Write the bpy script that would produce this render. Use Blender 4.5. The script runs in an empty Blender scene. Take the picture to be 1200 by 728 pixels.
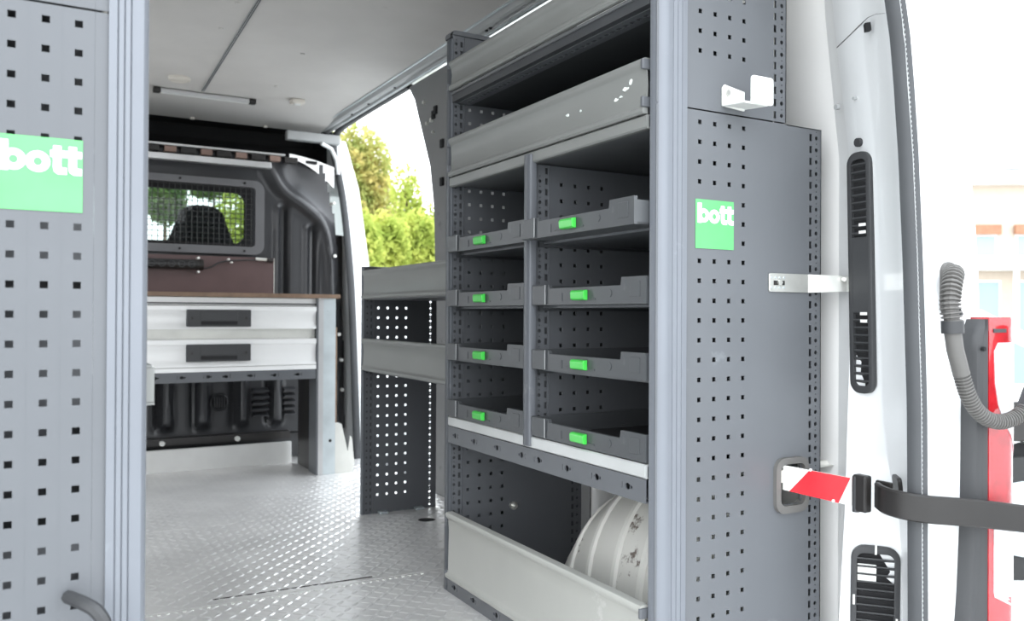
import bpy, bmesh, math, random
from mathutils import Vector, Matrix, Euler
random.seed(7)
S = bpy.context.scene
COL = S.collection

# ------------------------------------------------------------------ camera, world, exposure
YAW, PITCH, ROLL, F = 0.5157, 0.0053, 0.005, 988.06
fw = Vector((math.sin(YAW)*math.cos(PITCH), math.cos(YAW)*math.cos(PITCH), math.sin(PITCH)))
rt0 = Vector((math.cos(YAW), -math.sin(YAW), 0)); up0 = rt0.cross(fw)
rt = math.cos(ROLL)*rt0 + math.sin(ROLL)*up0
up = math.cos(ROLL)*up0 - math.sin(ROLL)*rt0
cd = bpy.data.cameras.new('camera'); cam = bpy.data.objects.new('camera', cd); COL.objects.link(cam)
cd.sensor_width = 36; cd.lens = F*36/1200
m = Matrix.Identity(4)
for i in range(3):
    m[i][0] = rt[i]; m[i][1] = up[i]; m[i][2] = -fw[i]
m[0][3], m[1][3], m[2][3] = 0, -1.2254, 0.7636
cam.matrix_world = m
cd.clip_start = .05; cd.clip_end = 200
cd.dof.use_dof = True; cd.dof.focus_distance = 1.85; cd.dof.aperture_fstop = 5.0
S.camera = cam

w = bpy.data.worlds.new('overcast'); S.world = w; w.use_nodes = True
nt = w.node_tree; bg = nt.nodes['Background']
tc = nt.nodes.new('ShaderNodeTexCoord'); sp = nt.nodes.new('ShaderNodeSeparateXYZ')
cr = nt.nodes.new('ShaderNodeValToRGB')
nt.links.new(tc.outputs['Generated'], sp.inputs[0]); nt.links.new(sp.outputs['Z'], cr.inputs[0])
cr.color_ramp.elements[0].position = 0; cr.color_ramp.elements[0].color = (.95, .97, 1, 1)
cr.color_ramp.elements[1].position = 1; cr.color_ramp.elements[1].color = (.84, .92, 1, 1)
nt.links.new(cr.outputs[0], bg.inputs[0]); bg.inputs[1].default_value = 1.25

S.view_settings.view_transform = 'Standard'; S.view_settings.look = 'None'
S.view_settings.gamma = 1; S.view_settings.use_curve_mapping = False
S.view_settings.exposure = 2.0

# ------------------------------------------------------------------ materials
def mat(name, color, rough=.5, metal=0, noise=0, scale=8, color2=None, coat=0, bump=0, bscale=200, stretch=(1,1,1), spec=.5, trans=0, ior=1.45):
    mt = bpy.data.materials.new(name); mt.use_nodes = True
    n = mt.node_tree.nodes; l = mt.node_tree.links; b = n['Principled BSDF']
    b.inputs['Base Color'].default_value = (*color, 1); b.inputs['Roughness'].default_value = rough
    b.inputs['Metallic'].default_value = metal; b.inputs['Coat Weight'].default_value = coat
    b.inputs['Specular IOR Level'].default_value = spec
    b.inputs['Transmission Weight'].default_value = trans; b.inputs['IOR'].default_value = ior
    t = n.new('ShaderNodeTexCoord'); mp = n.new('ShaderNodeMapping'); mp.inputs['Scale'].default_value = stretch
    l.new(t.outputs['Object'], mp.inputs[0])
    nz = n.new('ShaderNodeTexNoise'); nz.inputs['Scale'].default_value = scale; nz.inputs['Detail'].default_value = 6
    l.new(mp.outputs[0], nz.inputs[0])
    if color2 is None: color2 = tuple(c*(1-noise) for c in color)
    rp = n.new('ShaderNodeValToRGB'); rp.color_ramp.elements[0].position = .35; rp.color_ramp.elements[1].position = .65
    rp.color_ramp.elements[0].color = (*color2, 1); rp.color_ramp.elements[1].color = (*color, 1)
    l.new(nz.outputs[0], rp.inputs[0]); l.new(rp.outputs[0], b.inputs['Base Color'])
    if bump:
        n2 = n.new('ShaderNodeTexNoise'); n2.inputs['Scale'].default_value = bscale; l.new(mp.outputs[0], n2.inputs[0])
        bp = n.new('ShaderNodeBump'); bp.inputs['Strength'].default_value = bump; bp.inputs['Distance'].default_value = .001
        l.new(n2.outputs[0], bp.inputs['Height']); l.new(bp.outputs[0], b.inputs['Normal'])
    return mt
def emis(name, color, strength):
    mt = mat(name, color); b = mt.node_tree.nodes['Principled BSDF']
    b.inputs['Emission Color'].default_value = (*color, 1); b.inputs['Emission Strength'].default_value = strength
    return mt
def scuffed(name, color, dirt, rough, amount, scale, metal=0):
    mt = mat(name, color, rough, metal, noise=.06, scale=5)
    n = mt.node_tree.nodes; l = mt.node_tree.links; b = n['Principled BSDF']
    src = b.inputs['Base Color'].links[0].from_socket
    t = n.new('ShaderNodeTexCoord')
    a = n.new('ShaderNodeTexNoise'); a.inputs['Scale'].default_value = scale; a.inputs['Detail'].default_value = 8; a.inputs['Roughness'].default_value = .7
    l.new(t.outputs['Object'], a.inputs[0])
    r = n.new('ShaderNodeValToRGB'); r.color_ramp.elements[0].position = amount; r.color_ramp.elements[1].position = amount+.05
    r.color_ramp.elements[0].color = (0,0,0,1); r.color_ramp.elements[1].color = (1,1,1,1); l.new(a.outputs[0], r.inputs[0])
    mx = n.new('ShaderNodeMix'); mx.data_type = 'RGBA'; l.new(r.outputs[0], mx.inputs[0]); l.new(src, mx.inputs[6])
    mx.inputs[7].default_value = (*dirt, 1); l.new(mx.outputs[2], b.inputs['Base Color'])
    return mt
M = {}
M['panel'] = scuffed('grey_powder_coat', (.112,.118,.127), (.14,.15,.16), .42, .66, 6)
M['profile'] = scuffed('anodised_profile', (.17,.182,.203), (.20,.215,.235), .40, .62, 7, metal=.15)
M['profile_dark'] = scuffed('shaded_profile', (.075,.082,.092), (.10,.105,.115), .40, .62, 7, metal=.1)  # same anodised profile, shade put into the colour for the far posts
M['profile_mid'] = scuffed('half_shaded_profile', (.115,.122,.135), (.15,.155,.165), .40, .62, 7, metal=.1)  # same profile again, partial shade put into the colour for the divider
M['lip'] = scuffed('grey_shelf_lip', (.22,.225,.215), (.3,.3,.29), .42, .70, 5)
M['lip_worn'] = scuffed('worn_shelf_lip', (.225,.23,.22), (.4,.4,.38), .42, .665, 5)
M['lip_light'] = scuffed('pale_shelf_lip', (.40,.40,.37), (.48,.48,.45), .45, .64, 6)  # lighter grey for the bottom lip
M['shelf_edge'] = mat('pale_shelf_edge', (.55,.56,.55), .35, .2, noise=.1)
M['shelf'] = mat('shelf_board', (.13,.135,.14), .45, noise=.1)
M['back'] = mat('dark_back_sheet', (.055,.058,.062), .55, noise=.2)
M['tray'] = scuffed('charcoal_tray', (.068,.072,.076), (.09,.095,.1), .38, .63, 12)
M['green'] = mat('green_latch', (.05,.50,.06), .35, coat=.3)
M['sticker'] = mat('green_sticker', (.11,.42,.15), .3, noise=.12, scale=14)
M['white_print'] = mat('white_print', (.85,.88,.85), .4)
M['black'] = mat('black_plastic', (.022,.020,.019), .4, noise=.2)
M['soft_black'] = mat('matt_black', (.012,.012,.013), .8)
M['moulded'] = mat('moulded_black_liner', (.03,.031,.034), .36, noise=.2, scale=3, bump=.3, bscale=300, coat=.15)
M['darkgrey'] = mat('dark_grey_plastic', (.045,.046,.048), .5, noise=.1)
M['seal'] = mat('grey_rubber_seal', (.065,.068,.072), .6, noise=.1)
M['hose'] = mat('grey_rubber_hose', (.13,.125,.118), .55, noise=.15)
M['white'] = mat('white_van_paint', (.82,.83,.83), .3, coat=.5, noise=.02)
M['inner_white'] = mat('white_inner_wall', (.78,.77,.75), .45, noise=.03)
M['ceiling'] = scuffed('beige_grey_headliner', (.57,.55,.525), (.51,.49,.47), .7, .66, 3)
M['plate'] = mat('aluminium_tread_plate', (.95,.935,.915), .31, .48, noise=.14, scale=4, bump=.45, bscale=45)
M['joint'] = mat('floor_joint_dirt', (.05,.045,.04), .8)
M['white_drawer'] = mat('white_aluminium_drawer', (.80,.80,.79), .35, .1, noise=.03)
M['ply'] = mat('brown_film_plywood', (.23,.15,.10), .5, noise=.25, scale=20, stretch=(1,8,1))
M['film'] = mat('dark_brown_board', (.10,.060,.058), .45, noise=.15)
M['zinc'] = mat('galvanised_steel', (.62,.68,.70), .38, .55, noise=.15, scale=10)
M['brushed'] = mat('bright_steel', (.72,.72,.68), .3, .7, noise=.15, scale=18)
M['gusset'] = mat('pale_metal_gusset', (.66,.66,.62), .45, .3, noise=.12)
M['board_white'] = mat('pale_wood_board', (.68,.68,.66), .6, noise=.05, scale=12)
M['alu'] = mat('light_alu', (.6,.6,.6), .35, .6, noise=.08)
M['pillar_grey'] = scuffed('grey_pillar_liner', (.20,.20,.20), (.14,.14,.14), .6, .62, 9)
M['rail_grey'] = mat('grey_roof_rail', (.42,.43,.43), .45, noise=.1)
M['cream'] = mat('cream_plastic', (.62,.58,.52), .45)
M['arch'] = scuffed('scuffed_white_wheel_arch', (.66,.65,.60), (.13,.10,.08), .45, .60, 11)
M['arch_rib'] = mat('white_arch_rib', (.72,.71,.66), .45)
M['red'] = mat('red_reflective', (.75,.02,.03), .25, coat=.6)
M['lens_red'] = mat('red_lens', (.50,.012,.02), .1, coat=1.0, noise=.35, scale=25)
M['lens_clear'] = mat('clear_lens', (.72,.72,.75), .08, coat=1.0, noise=.15, scale=30)
M['tip_white'] = mat('white_hook_plastic', (.80,.80,.76), .4)
M['socket'] = mat('socket_black', (.03,.03,.03), .35)
M['orange_brown'] = mat('brown_block', (.24,.16,.13), .6)
M['seat'] = mat('grey_seat_cloth', (.07,.07,.078), .8, bump=.4)
M['lamp'] = mat('lamp_diffuser', (.7,.7,.68), .4)
M['pave'] = mat('grey_paving', (.55,.55,.53), .8, noise=.2, scale=3, bump=.5, bscale=40)
M['grass'] = mat('grass', (.10,.16,.04), .9, noise=.4, scale=2)
M['wire'] = mat('black_wire', (.02,.02,.02), .5)
M['frame'] = mat('grille_frame_grey', (.12,.12,.125), .45, noise=.1)
M['facade'] = mat('cream_render', (.50,.42,.34), .8, noise=.05)
M['rooftile'] = mat('orange_roof', (.34,.17,.10), .8, noise=.2)
M['windowpane'] = mat('window_pane', (.25,.33,.38), .1)
M['carglass'] = mat('green_car_glass', (.22,.32,.30), .05, coat=1)
M['tyre'] = mat('tyre', (.03,.03,.03), .8)
M['bark'] = mat('bark', (.12,.09,.06), .9)
def glass(name, tint=(1,1,1)):
    mt = bpy.data.materials.new(name); mt.use_nodes = True; n = mt.node_tree.nodes; l = mt.node_tree.links
    for x in list(n):
        if x.type != 'OUTPUT_MATERIAL': n.remove(x)
    out = [x for x in n if x.type == 'OUTPUT_MATERIAL'][0]
    a = n.new('ShaderNodeBsdfTransparent'); a.inputs[0].default_value = (*tint, 1)
    g = n.new('ShaderNodeBsdfGlossy'); g.inputs['Roughness'].default_value = .02
    fr = n.new('ShaderNodeFresnel'); fr.inputs[0].default_value = 1.3
    mx = n.new('ShaderNodeMixShader'); l.new(fr.outputs[0], mx.inputs[0]); l.new(a.outputs[0], mx.inputs[1]); l.new(g.outputs[0], mx.inputs[2])
    l.new(mx.outputs[0], out.inputs[0]); return mt
M['glass'] = glass('thin_glass', (.80,.84,.83))
def leafmat(name, c1, c2):
    mt = bpy.data.materials.new(name); mt.use_nodes = True; n = mt.node_tree.nodes; l = mt.node_tree.links
    for x in list(n):
        if x.type != 'OUTPUT_MATERIAL': n.remove(x)
    out = [x for x in n if x.type == 'OUTPUT_MATERIAL'][0]
    oi = n.new('ShaderNodeTexCoord'); nz = n.new('ShaderNodeTexNoise'); nz.inputs['Scale'].default_value = 3.5
    l.new(oi.outputs['Object'], nz.inputs[0])
    rp = n.new('ShaderNodeValToRGB'); rp.color_ramp.elements[0].position = .35; rp.color_ramp.elements[1].position = .65
    rp.color_ramp.elements[0].color = (*c1,1); rp.color_ramp.elements[1].color = (*c2,1); l.new(nz.outputs[0], rp.inputs[0])
    d = n.new('ShaderNodeBsdfDiffuse'); t = n.new('ShaderNodeBsdfTranslucent'); mx = n.new('ShaderNodeMixShader'); mx.inputs[0].default_value = .45
    l.new(rp.outputs[0], d.inputs[0]); l.new(rp.outputs[0], t.inputs[0]); l.new(d.outputs[0], mx.inputs[1]); l.new(t.outputs[0], mx.inputs[2])
    l.new(mx.outputs[0], out.inputs[0]); return mt
M['leaf'] = leafmat('yellow_green_leaf', (.30,.38,.08), (.54,.58,.15))
M['leaf_autumn'] = leafmat('turning_leaf', (.33,.38,.12), (.60,.52,.20))
M['leaf_dark'] = leafmat('dark_leaf', (.10,.17,.06), (.22,.30,.10))

# ------------------------------------------------------------------ mesh helpers
class MB:
    def __init__(s): s.v = []; s.f = []
    def add(s, vs, fs, mx=None):
        o = len(s.v)
        s.v += [tuple(mx @ Vector(p)) if mx else tuple(p) for p in vs]
        s.f += [tuple(i+o for i in f) for f in fs]; return s
    def box(s, x0, x1, y0, y1, z0, z1, mx=None):
        v = [(x0,y0,z0),(x1,y0,z0),(x1,y1,z0),(x0,y1,z0),(x0,y0,z1),(x1,y0,z1),(x1,y1,z1),(x0,y1,z1)]
        return s.add(v, [(0,3,2,1),(4,5,6,7),(0,1,5,4),(1,2,6,5),(2,3,7,6),(3,0,4,7)], mx)
    def prism(s, poly, a0, a1, axis='y', mx=None):
        """poly: 2D outline; axis y: (x,z); axis x: (y,z); axis z: (x,y)"""
        def P(p, a):
            return {'y': (p[0], a, p[1]), 'x': (a, p[0], p[1]), 'z': (p[0], p[1], a)}[axis]
        n = len(poly); v = [P(p, a0) for p in poly] + [P(p, a1) for p in poly]
        f = [tuple(range(n)), tuple(range(2*n-1, n-1, -1))] + [(i, i+n, (i+1) % n + n, (i+1) % n) for i in range(n)]
        return s.add(v, f, mx)
    def grid(s, rows, closed=False, mx=None):
        nr = len(rows); nc = len(rows[0]); v = [p for r in rows for p in r]; f = []
        for i in range(nr-1):
            for j in range(nc if closed else nc-1):
                k = (j+1) % nc; f.append((i*nc+j, i*nc+k, (i+1)*nc+k, (i+1)*nc+j))
        return s.add(v, f, mx)
    def tube(s, pts, r, seg=10, caps=True, mx=None):
        rr = r if isinstance(r, (list, tuple)) else [r]*len(pts); pts = [Vector(p) for p in pts]; rows = []
        prev = None
        for i, p in enumerate(pts):
            d = (pts[min(i+1, len(pts)-1)] - pts[max(i-1, 0)]).normalized()
            if prev is None:
                a = Vector((0,0,1)) if abs(d.z) < .9 else Vector((1,0,0)); prev = d.cross(a).normalized()
            u = (prev - d*prev.dot(d)).normalized(); prev = u; q = d.cross(u)
            rows.append([p + rr[i]*(math.cos(t)*u + math.sin(t)*q) for t in [2*math.pi*k/seg for k in range(seg)]])
        s.grid(rows, True, mx)
        if caps:
            o = len(s.v); n = len(pts)*seg
            s.f.append(tuple(range(o-n, o-n+seg))); s.f.append(tuple(range(o-1, o-seg-1, -1)))
        return s
    def cyl(s, p0, p1, r, seg=14, mx=None): return s.tube([p0, p1], r, seg, True, mx)
    def build(s, name, m, parent=None, local=False, smooth=False, bevel=0, base=None, recalc=True):
        me = bpy.data.meshes.new(name); off = Vector((0,0,0))
        if parent is not None and not local:
            off = WL(parent)
        elif parent is None and not local:
            xs = [p[0] for p in s.v]; ys = [p[1] for p in s.v]; zs = [p[2] for p in s.v]
            off = Vector(((min(xs)+max(xs))/2, (min(ys)+max(ys))/2, min(zs)))
        me.from_pydata([tuple(Vector(p)-off) for p in s.v], [], s.f); me.update()
        if recalc:
            b = bmesh.new(); b.from_mesh(me); bmesh.ops.recalc_face_normals(b, faces=b.faces); b.to_mesh(me); b.free()
        me.materials.append(m if not isinstance(m, str) else M[m])
        if smooth:
            for p in me.polygons: p.use_smooth = True
            me.set_sharp_from_angle(angle=math.radians(40))
        o = bpy.data.objects.new(name, me); COL.objects.link(o)
        if parent is not None: o.parent = parent
        else: o.location = off
        if bevel:
            bv = o.modifiers.new('bevel', 'BEVEL'); bv.width = bevel; bv.segments = 2; bv.limit_method = 'ANGLE'
            bv.harden_normals = False
        return o
def WL(o):
    p = Vector(o.location)
    while o.parent: o = o.parent; p += Vector(o.location)
    return p
def tag(o, label=None, cat=None, group=None, kind=None):
    if label: o['label'] = label
    if cat: o['category'] = cat
    if group: o['group'] = group
    if kind: o['kind'] = kind
    return o
def thing(name, label, cat, loc=(0,0,0), rz=0, group=None):
    o = bpy.data.objects.new(name, None); COL.objects.link(o); o.location = loc; o.rotation_euler = (0,0,rz)
    o.empty_display_size = .05
    return tag(o, label, cat, group)
def struct(mb, name, m, **k): return tag(mb.build(name, m, **k), kind='structure')
def copy_tree(o, parent=None):
    c = o.copy(); COL.objects.link(c); c.parent = parent
    for ch in list(o.children): copy_tree(ch, c)
    return c
def interp(tab, z):
    tab = sorted(tab)
    if z <= tab[0][0]: return tab[0][1]
    for (a, b), (c, d) in zip(tab, tab[1:]):
        if z <= c: return b + (d-b)*(z-a)/(c-a)
    (a, b), (c, d) = tab[-2:]; return d + (d-b)*(z-c)/(c-a)
def strip(mb, P, T, l0, l1, c0, c1, holes):
    """plate strip, long axis l, cross axis c. P(l,c,t)->xyz. holes: (la,lb,ca,cb,shape). T thickness"""
    def quad(pts):
        v = [P(*p, 0) for p in pts] + [P(*p, T) for p in pts]; n = len(pts)
        mb.add(v, [tuple(range(n)), tuple(range(2*n-1, n-1, -1))])
    def wall(pts):
        n = len(pts); v = [P(*p, 0) for p in pts] + [P(*p, T) for p in pts]
        mb.add(v, [(i, (i+1) % n, (i+1) % n+n, i+n) for i in range(n)])
    cur = l0
    for la, lb, ca, cb, sh in sorted(holes):
        if la > cur: quad([(cur,c0),(la,c0),(la,c1),(cur,c1)])
        quad([(la,c0),(lb,c0),(lb,ca),(la,ca)]); quad([(la,cb),(lb,cb),(lb,c1),(la,c1)])
        if sh == 'o':
            dl = (lb-la)*.29; dc = (cb-ca)*.29
            for tri in ([(la,ca),(la+dl,ca),(la,ca+dc)], [(lb,ca),(lb,ca+dc),(lb-dl,ca)], [(lb,cb),(lb-dl,cb),(lb,cb-dc)], [(la,cb),(la,cb-dc),(la+dl,cb)]): quad(tri)
            wall([(la+dl,ca),(lb-dl,ca),(lb,ca+dc),(lb,cb-dc),(lb-dl,cb),(la+dl,cb),(la,cb-dc),(la,ca+dc)])
        else: wall([(la,ca),(lb,ca),(lb,cb),(la,cb)])
        cur = lb
    quad([(cur,c0),(l1,c0),(l1,c1),(cur,c1)])
    wall([(l0,c0),(l1,c0),(l1,c1),(l0,c1)])
PEG = .0088
def pegcol(mb, y, x, half, z0, z1, rows, s=PEG, T=.002):
    strip(mb, lambda l, c, t: (c, y+t, l), T, z0, z1, x-half, x+half, [(r-s/2, r+s/2, x-s/2, x+s/2, 's') for r in rows if z0+s < r < z1-s])
def rectcol(mb, y, x, x0, x1, z0, z1, ph=0, T=.002):
    n = int((z1-z0)/.025); rows = [z0+.013+ph+.025*i for i in range(n)]
    strip(mb, lambda l, c, t: (c, y+t, l), T, z0, z1, x0, x1, [(r-.0075, r+.0075, x-.0038, x+.0038, 's') for r in rows if r+.009 < z1])
def roundcol(mb, y, x, x0, x1, z0, z1, ph=0, T=.002):
    n = int((z1-z0)/.025); h = []
    for i in range(n):
        r = z0+.013+ph+.025*i
        if r+.016 < z1:
            h.append((r-.0042, r+.0042, x-.0042, x+.0042, 'o')); h.append((r+.0112, r+.0138, x-.0013, x+.0013, 's'))
    strip(mb, lambda l, c, t: (c, y+t, l), T, z0, z1, x0, x1, h)
def plain(mb, y, x0, x1, z0, z1, T=.002): mb.box(x0, x1, y, y+T, z0, z1)
def lip_poly(z0, z1, x=0, s=-1):
    """shelf lip cross-section; s=-1 faces -X"""
    q = [(0,z1),(.006,z1-.001),(.009,z1-.006),(.008,z1-.013),(.003,z1-.018),(0,z1-.022),(-.002,z1-.05 if z1-z0>.09 else z1-.035),(0,z0+.022),(.003,z0+.016),
         (.009,z0+.011),(.0095,z0+.004),(.006,z0)]
    out = [(x+s*a, b) for a, b in q]
    inner = [(x-s*.004, z0), (x-s*.003, z0+.02), (x-s*.005,(z0+z1)/2), (x-s*.003, z1-.02), (x-s*.012, z1-.003), (x-s*.012, z1)]
    return out + inner
def bold_word(x0, x1, zt, h, y, parent):
    """the word b-o-t-t in fat rounded letters, flat print on the XZ plane"""
    W = x1-x0; b = MB(); T = .0004; cnt = [0]
    def P(u, v): return (x0+u*W, zt-h+v*h)
    def poly(pts):
        cnt[0] += 1; b.prism([P(*q) for q in pts], y-T-cnt[0]*4e-6, y, 'y')
    def ringl(cx, cy, ro, ri, asp, a0=0, a1=360):
        n = 20
        for k in range(n):
            t0, t1 = math.radians(a0+(a1-a0)*k/n), math.radians(a0+(a1-a0)*(k+1)/n)
            poly([(cx+math.cos(t0)*ri*.9, cy+math.sin(t0)*ri*asp), (cx+math.cos(t0)*ro, cy+math.sin(t0)*ro*asp), (cx+math.cos(t1)*ro, cy+math.sin(t1)*ro*asp), (cx+math.cos(t1)*ri*.9, cy+math.sin(t1)*ri*asp)])
    A = W/h
    poly([(0,.02),(.105,.02),(.105,1),(0,1)]); ringl(.165, .39, .150, .060, A*.97)
    ringl(.455, .37, .150, .060, A*.97)
    for o in (.64, .83):
        poly([(o,.20),(o+.10,.20),(o+.10,.93),(o,.93)]); poly([(o-.035,.56),(min(o+.17,.995),.56),(min(o+.17,.995),.78),(o-.035,.78)])
        poly([(o,.22),(o+.012,.08),(o+.06,.0),(min(o+.17,.995),.0),(min(o+.17,.995),.22),(o+.115,.22),(o+.10,.27)])
    return b.build('printed_word', 'white_print', parent)

# ------------------------------------------------------------------ the van shell
# floor: three tread plate sheets with joints
fl = struct(MB().box(-.45, 1.56, -.25, 3.45, -.045, -.004), 'floor', 'joint')
for i, (y0, y1) in enumerate([(-.25, 1.083), (1.087, 1.944), (1.947, 3.3)]):
    b = MB(); cx, cy, r = 1.278, 1.665, .034
    if i == 1:
        b.box(-.4, cx-r, y0, y1, -.004, 0); b.box(cx+r, 1.54, y0, y1, -.004, 0); b.box(cx-r, cx+r, y0, cy-r, -.004, 0); b.box(cx-r, cx+r, cy+r, y1, -.004, 0)
        n = 24
        for k in range(n):   # square-to-circle filler around the recess
            a0, a1 = 2*math.pi*k/n, 2*math.pi*(k+1)/n
            def sq(a):
                c, s = math.cos(a), math.sin(a); t = r/max(abs(c), abs(s)); return (cx+c*t, cy+s*t)
            b.prism([(cx+math.cos(a0)*r*.97, cy+math.sin(a0)*r*.97), sq(a0), sq(a1), (cx+math.cos(a1)*r*.97, cy+math.sin(a1)*r*.97)], -.004, 0, 'z')
    else: b.box(-.4, 1.54, y0, y1, -.004, 0)
    b.build('floor_sheet', 'plate', fl)
b = MB()   # raised lozenges of the tread plate
def lozenge(b, x, y, a, L=.0180, W=.0080, H=.0016):
    ca, sa = math.cos(a), math.sin(a)
    pts = [(-L,0,0),(-L*.5,W*.85,0),(L*.5,W*.85,0),(L,0,0),(L*.5,-W*.85,0),(-L*.5,-W*.85,0),(-L*.5,0,H),(L*.5,0,H)]
    v = [(x+ca*p-sa*q, y+sa*p+ca*q, h-.0001) for p, q, h in pts]
    b.add(v, [(0,1,6),(1,2,7,6),(2,3,7),(3,4,7),(4,5,6,7),(5,0,6)])
pit = .030
for i in range(int(1.55/pit)):
    for j in range(int(3.4/pit)):
        x = .02+i*pit; y = -.2+j*pit
        if (x-1.278)**2+(y-1.665)**2 < .003 or abs(y-1.085) < .012 or abs(y-1.9455) < .012 or y > 3.22: continue
        lozenge(b, x, y, math.radians(45 if (i+j) % 2 else -45))
tag(b.build('tread_pattern', 'plate', fl, smooth=False, recalc=False), kind='stuff')
MB().cyl((1.278,1.665,-.0035),(1.278,1.665,-.002),.033,20).build('recess_cap', 'soft_black', fl)
b = MB()   # rivets along the joint
for k in range(46):
    x = .1+k*.02; b.cyl((x,1.068,-.001),(x,1.068,.002),.0052,6)
tag(b.build('rivet_row', 'tip_white', fl), kind='stuff')
MB().prism([(.42,1.122),(.86,1.106),(.86,1.112),(.42,1.127)], -.001, .0012, 'z').build('floor_slot', 'joint', fl)

# ceiling
cl = struct(MB().grid([[(x, y, 1.83 + (0 if y < 3.0 else -.035*((y-3.0)/.5)**2) - (.0 if x < 1.3 else .6*(x-1.3)**2)) for x in (-.4,.2,.6,1.0,1.2,1.3,1.35,1.41)] for y in (-.3,.5,1.5,2.5,3.0,3.1,3.2,3.3,3.4,3.5)]), 'ceiling', 'ceiling', smooth=True)
b = MB().prism([(.636,1.2),(.650,1.2),(.701,3.0),(.687,3.0)], 1.8245, 1.833, 'z')
b2 = MB().prism([(.655,-.28),(.667,-.28),(.650,1.2),(.636,1.2)], 1.8245, 1.833, 'z')
b.add(b2.v, b2.f).build('ceiling_batten', 'rail_grey', cl)
b = MB()
b.prism([(.6385,1.2),(.6405,1.2),(.690,3.0),(.688,3.0)], 1.823, 1.8246, 'z'); b.prism([(.645,1.2),(.647,1.2),(.698,3.0),(.696,3.0)], 1.823, 1.8246, 'z'); b.build('batten_groove', 'back', cl)
for x, y in ((.60,2.05),(.95,2.2),(.60,1.75),(.98,2.75)): MB().cyl((x,y,1.8255),(x,y,1.832),.009,10).build('screw_cap', 'ceiling', cl)
for x, y in ((.72,3.48),(1.10,3.48)): MB().cyl((x,y,1.788),(x,y,1.80),.012,10).build('liner_clip', 'cream', cl)
# outer roof
struct(MB().box(-.6, 1.53, -.28, 3.6, 1.86, 1.90), 'van_body', 'white')
# roof rail trims along the right edge
b = MB().prism([(1.40,1.838),(1.398,1.822),(1.405,1.815),(1.412,1.808),(1.425,1.804),(1.440,1.806),(1.448,1.800),(1.462,1.798),(1.470,1.803),(1.475,1.838)], -.2, 3.50, 'y')
t = struct(b, 'trim_1', 'rail_grey')
for y in (1.47,1.50,2.4,2.75,3.0): MB().cyl((1.432,y,1.800),(1.432,y,1.810),.006,8).build('rail_hole', 'soft_black', t)
MB().prism([(1.390,1.838),(1.388,1.820),(1.394,1.818),(1.398,1.838)], -.2, 3.5, 'y').build('edge_bead', 'zinc', t)
MB().prism([(1.447,1.803),(1.445,1.797),(1.450,1.795),(1.454,1.800)], .9, 3.2, 'y').build('lower_bead', 'zinc', t)
struct(MB().box(1.19, 1.49, 3.36, 3.41, 1.715, 1.765), 'trim_2', 'rail_grey', bevel=.006)

# right wall: rear part with sloping top, then the sliding-door opening
AP_F = [(3.05,-.02),(3.097,.392),(3.161,.894),(3.207,1.081),(3.299,1.371),(3.408,1.577),(3.50,1.70)]
AP_B = [(2.062,-.04),(2.084,1.005),(2.096,1.219),(2.143,1.413),(2.318,1.738),(2.385,1.81)]
wx = lambda z: interp([(0,1.50),(1.1,1.50),(1.4,1.455),(1.8,1.43)], z)
zs = [0,.3,.6,.9,1.1,1.2,1.3,1.4,1.6,1.82]
w_r = struct(MB().grid([[(wx(z)+(.06 if y > .93 else 0)*0, y, z) for z in zs] for y in (-.05,.3,.6,.92)]), 'wall_right', 'inner_white', smooth=True)
# aft pillar liner: grey sheet up to the opening edge
b = MB(); poly = [(.92,-.04)] + AP_B + [(.92,1.81)]
b.prism(poly, 1.495, 1.53, 'x'); pl = struct(b, 'trim_3', 'pillar_grey')
for y, z, r in ((2.119,1.605,.009),(2.165,1.60,.008),(2.10,1.55,.006),(2.20,1.70,.008)):
    MB().cyl((1.484,y,z),(1.496,y,z),r,10).build('liner_bolt', 'brushed', pl)
for y, z in ((2.079,1.641),(2.011,1.486),(2.009,1.324),(2.10,1.625)):
    MB().box(1.485,1.497,y-.014,y+.014,z-.018,z+.018).build('liner_clip', 'soft_black', pl, bevel=.003)
# door seal round the opening
def ring(points, prof):   # sweep in the Y-z plane; prof = [(dx, dn)]
    rows = []
    n = len(points)
    for i, (y, z) in enumerate(points):
        a = points[max(i-1,0)]; c = points[min(i+1,n-1)]; d = Vector((c[0]-a[0], c[1]-a[1])).normalized(); nn = Vector((-d.y, d.x))
        rows.append([(dx, y+nn.x*dn, z+nn.y*dn) for dx, dn in prof])
    return rows
def smooth_path(p, it=2):
    for _ in range(it):
        q = [p[0]]
        for a, c in zip(p, p[1:]):
            q += [tuple(a[i]*.75+c[i]*.25 for i in range(len(a))), tuple(a[i]*.25+c[i]*.75 for i in range(len(a)))]
        q.append(p[-1]); p = q
    return p
path = smooth_path([(y, z) for y, z in AP_F] + [(3.47,1.785),(3.30,1.802),(3.095,1.804),(2.717,1.806),(2.38,1.806)], 2)
seal_t = struct(MB().grid(ring(path, [(1.480,.002),(1.474,-.006),(1.476,-.018),(1.487,-.026),(1.505,-.024),(1.515,-.010),(1.505,.003),(1.492,.005)]), True), 'trim_4', 'seal', smooth=True)
# B pillar: white jamb between bulkhead and opening, then outer white body
bp = path[:path.index(min(path, key=lambda q: abs(q[0]-3.47)+abs(q[1]-1.785)))+1]
inner = [(3.62,1.79),(3.60,1.6),(3.5,1.3),(3.42,.9),(3.36,-.04)]
struct(MB().prism([(y+.008, z) for y, z in bp] + [(3.62,1.80),(3.6,1.2),(3.46,-.04)], 1.490, 1.53, 'x'), 'trim_5', 'white')
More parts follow.
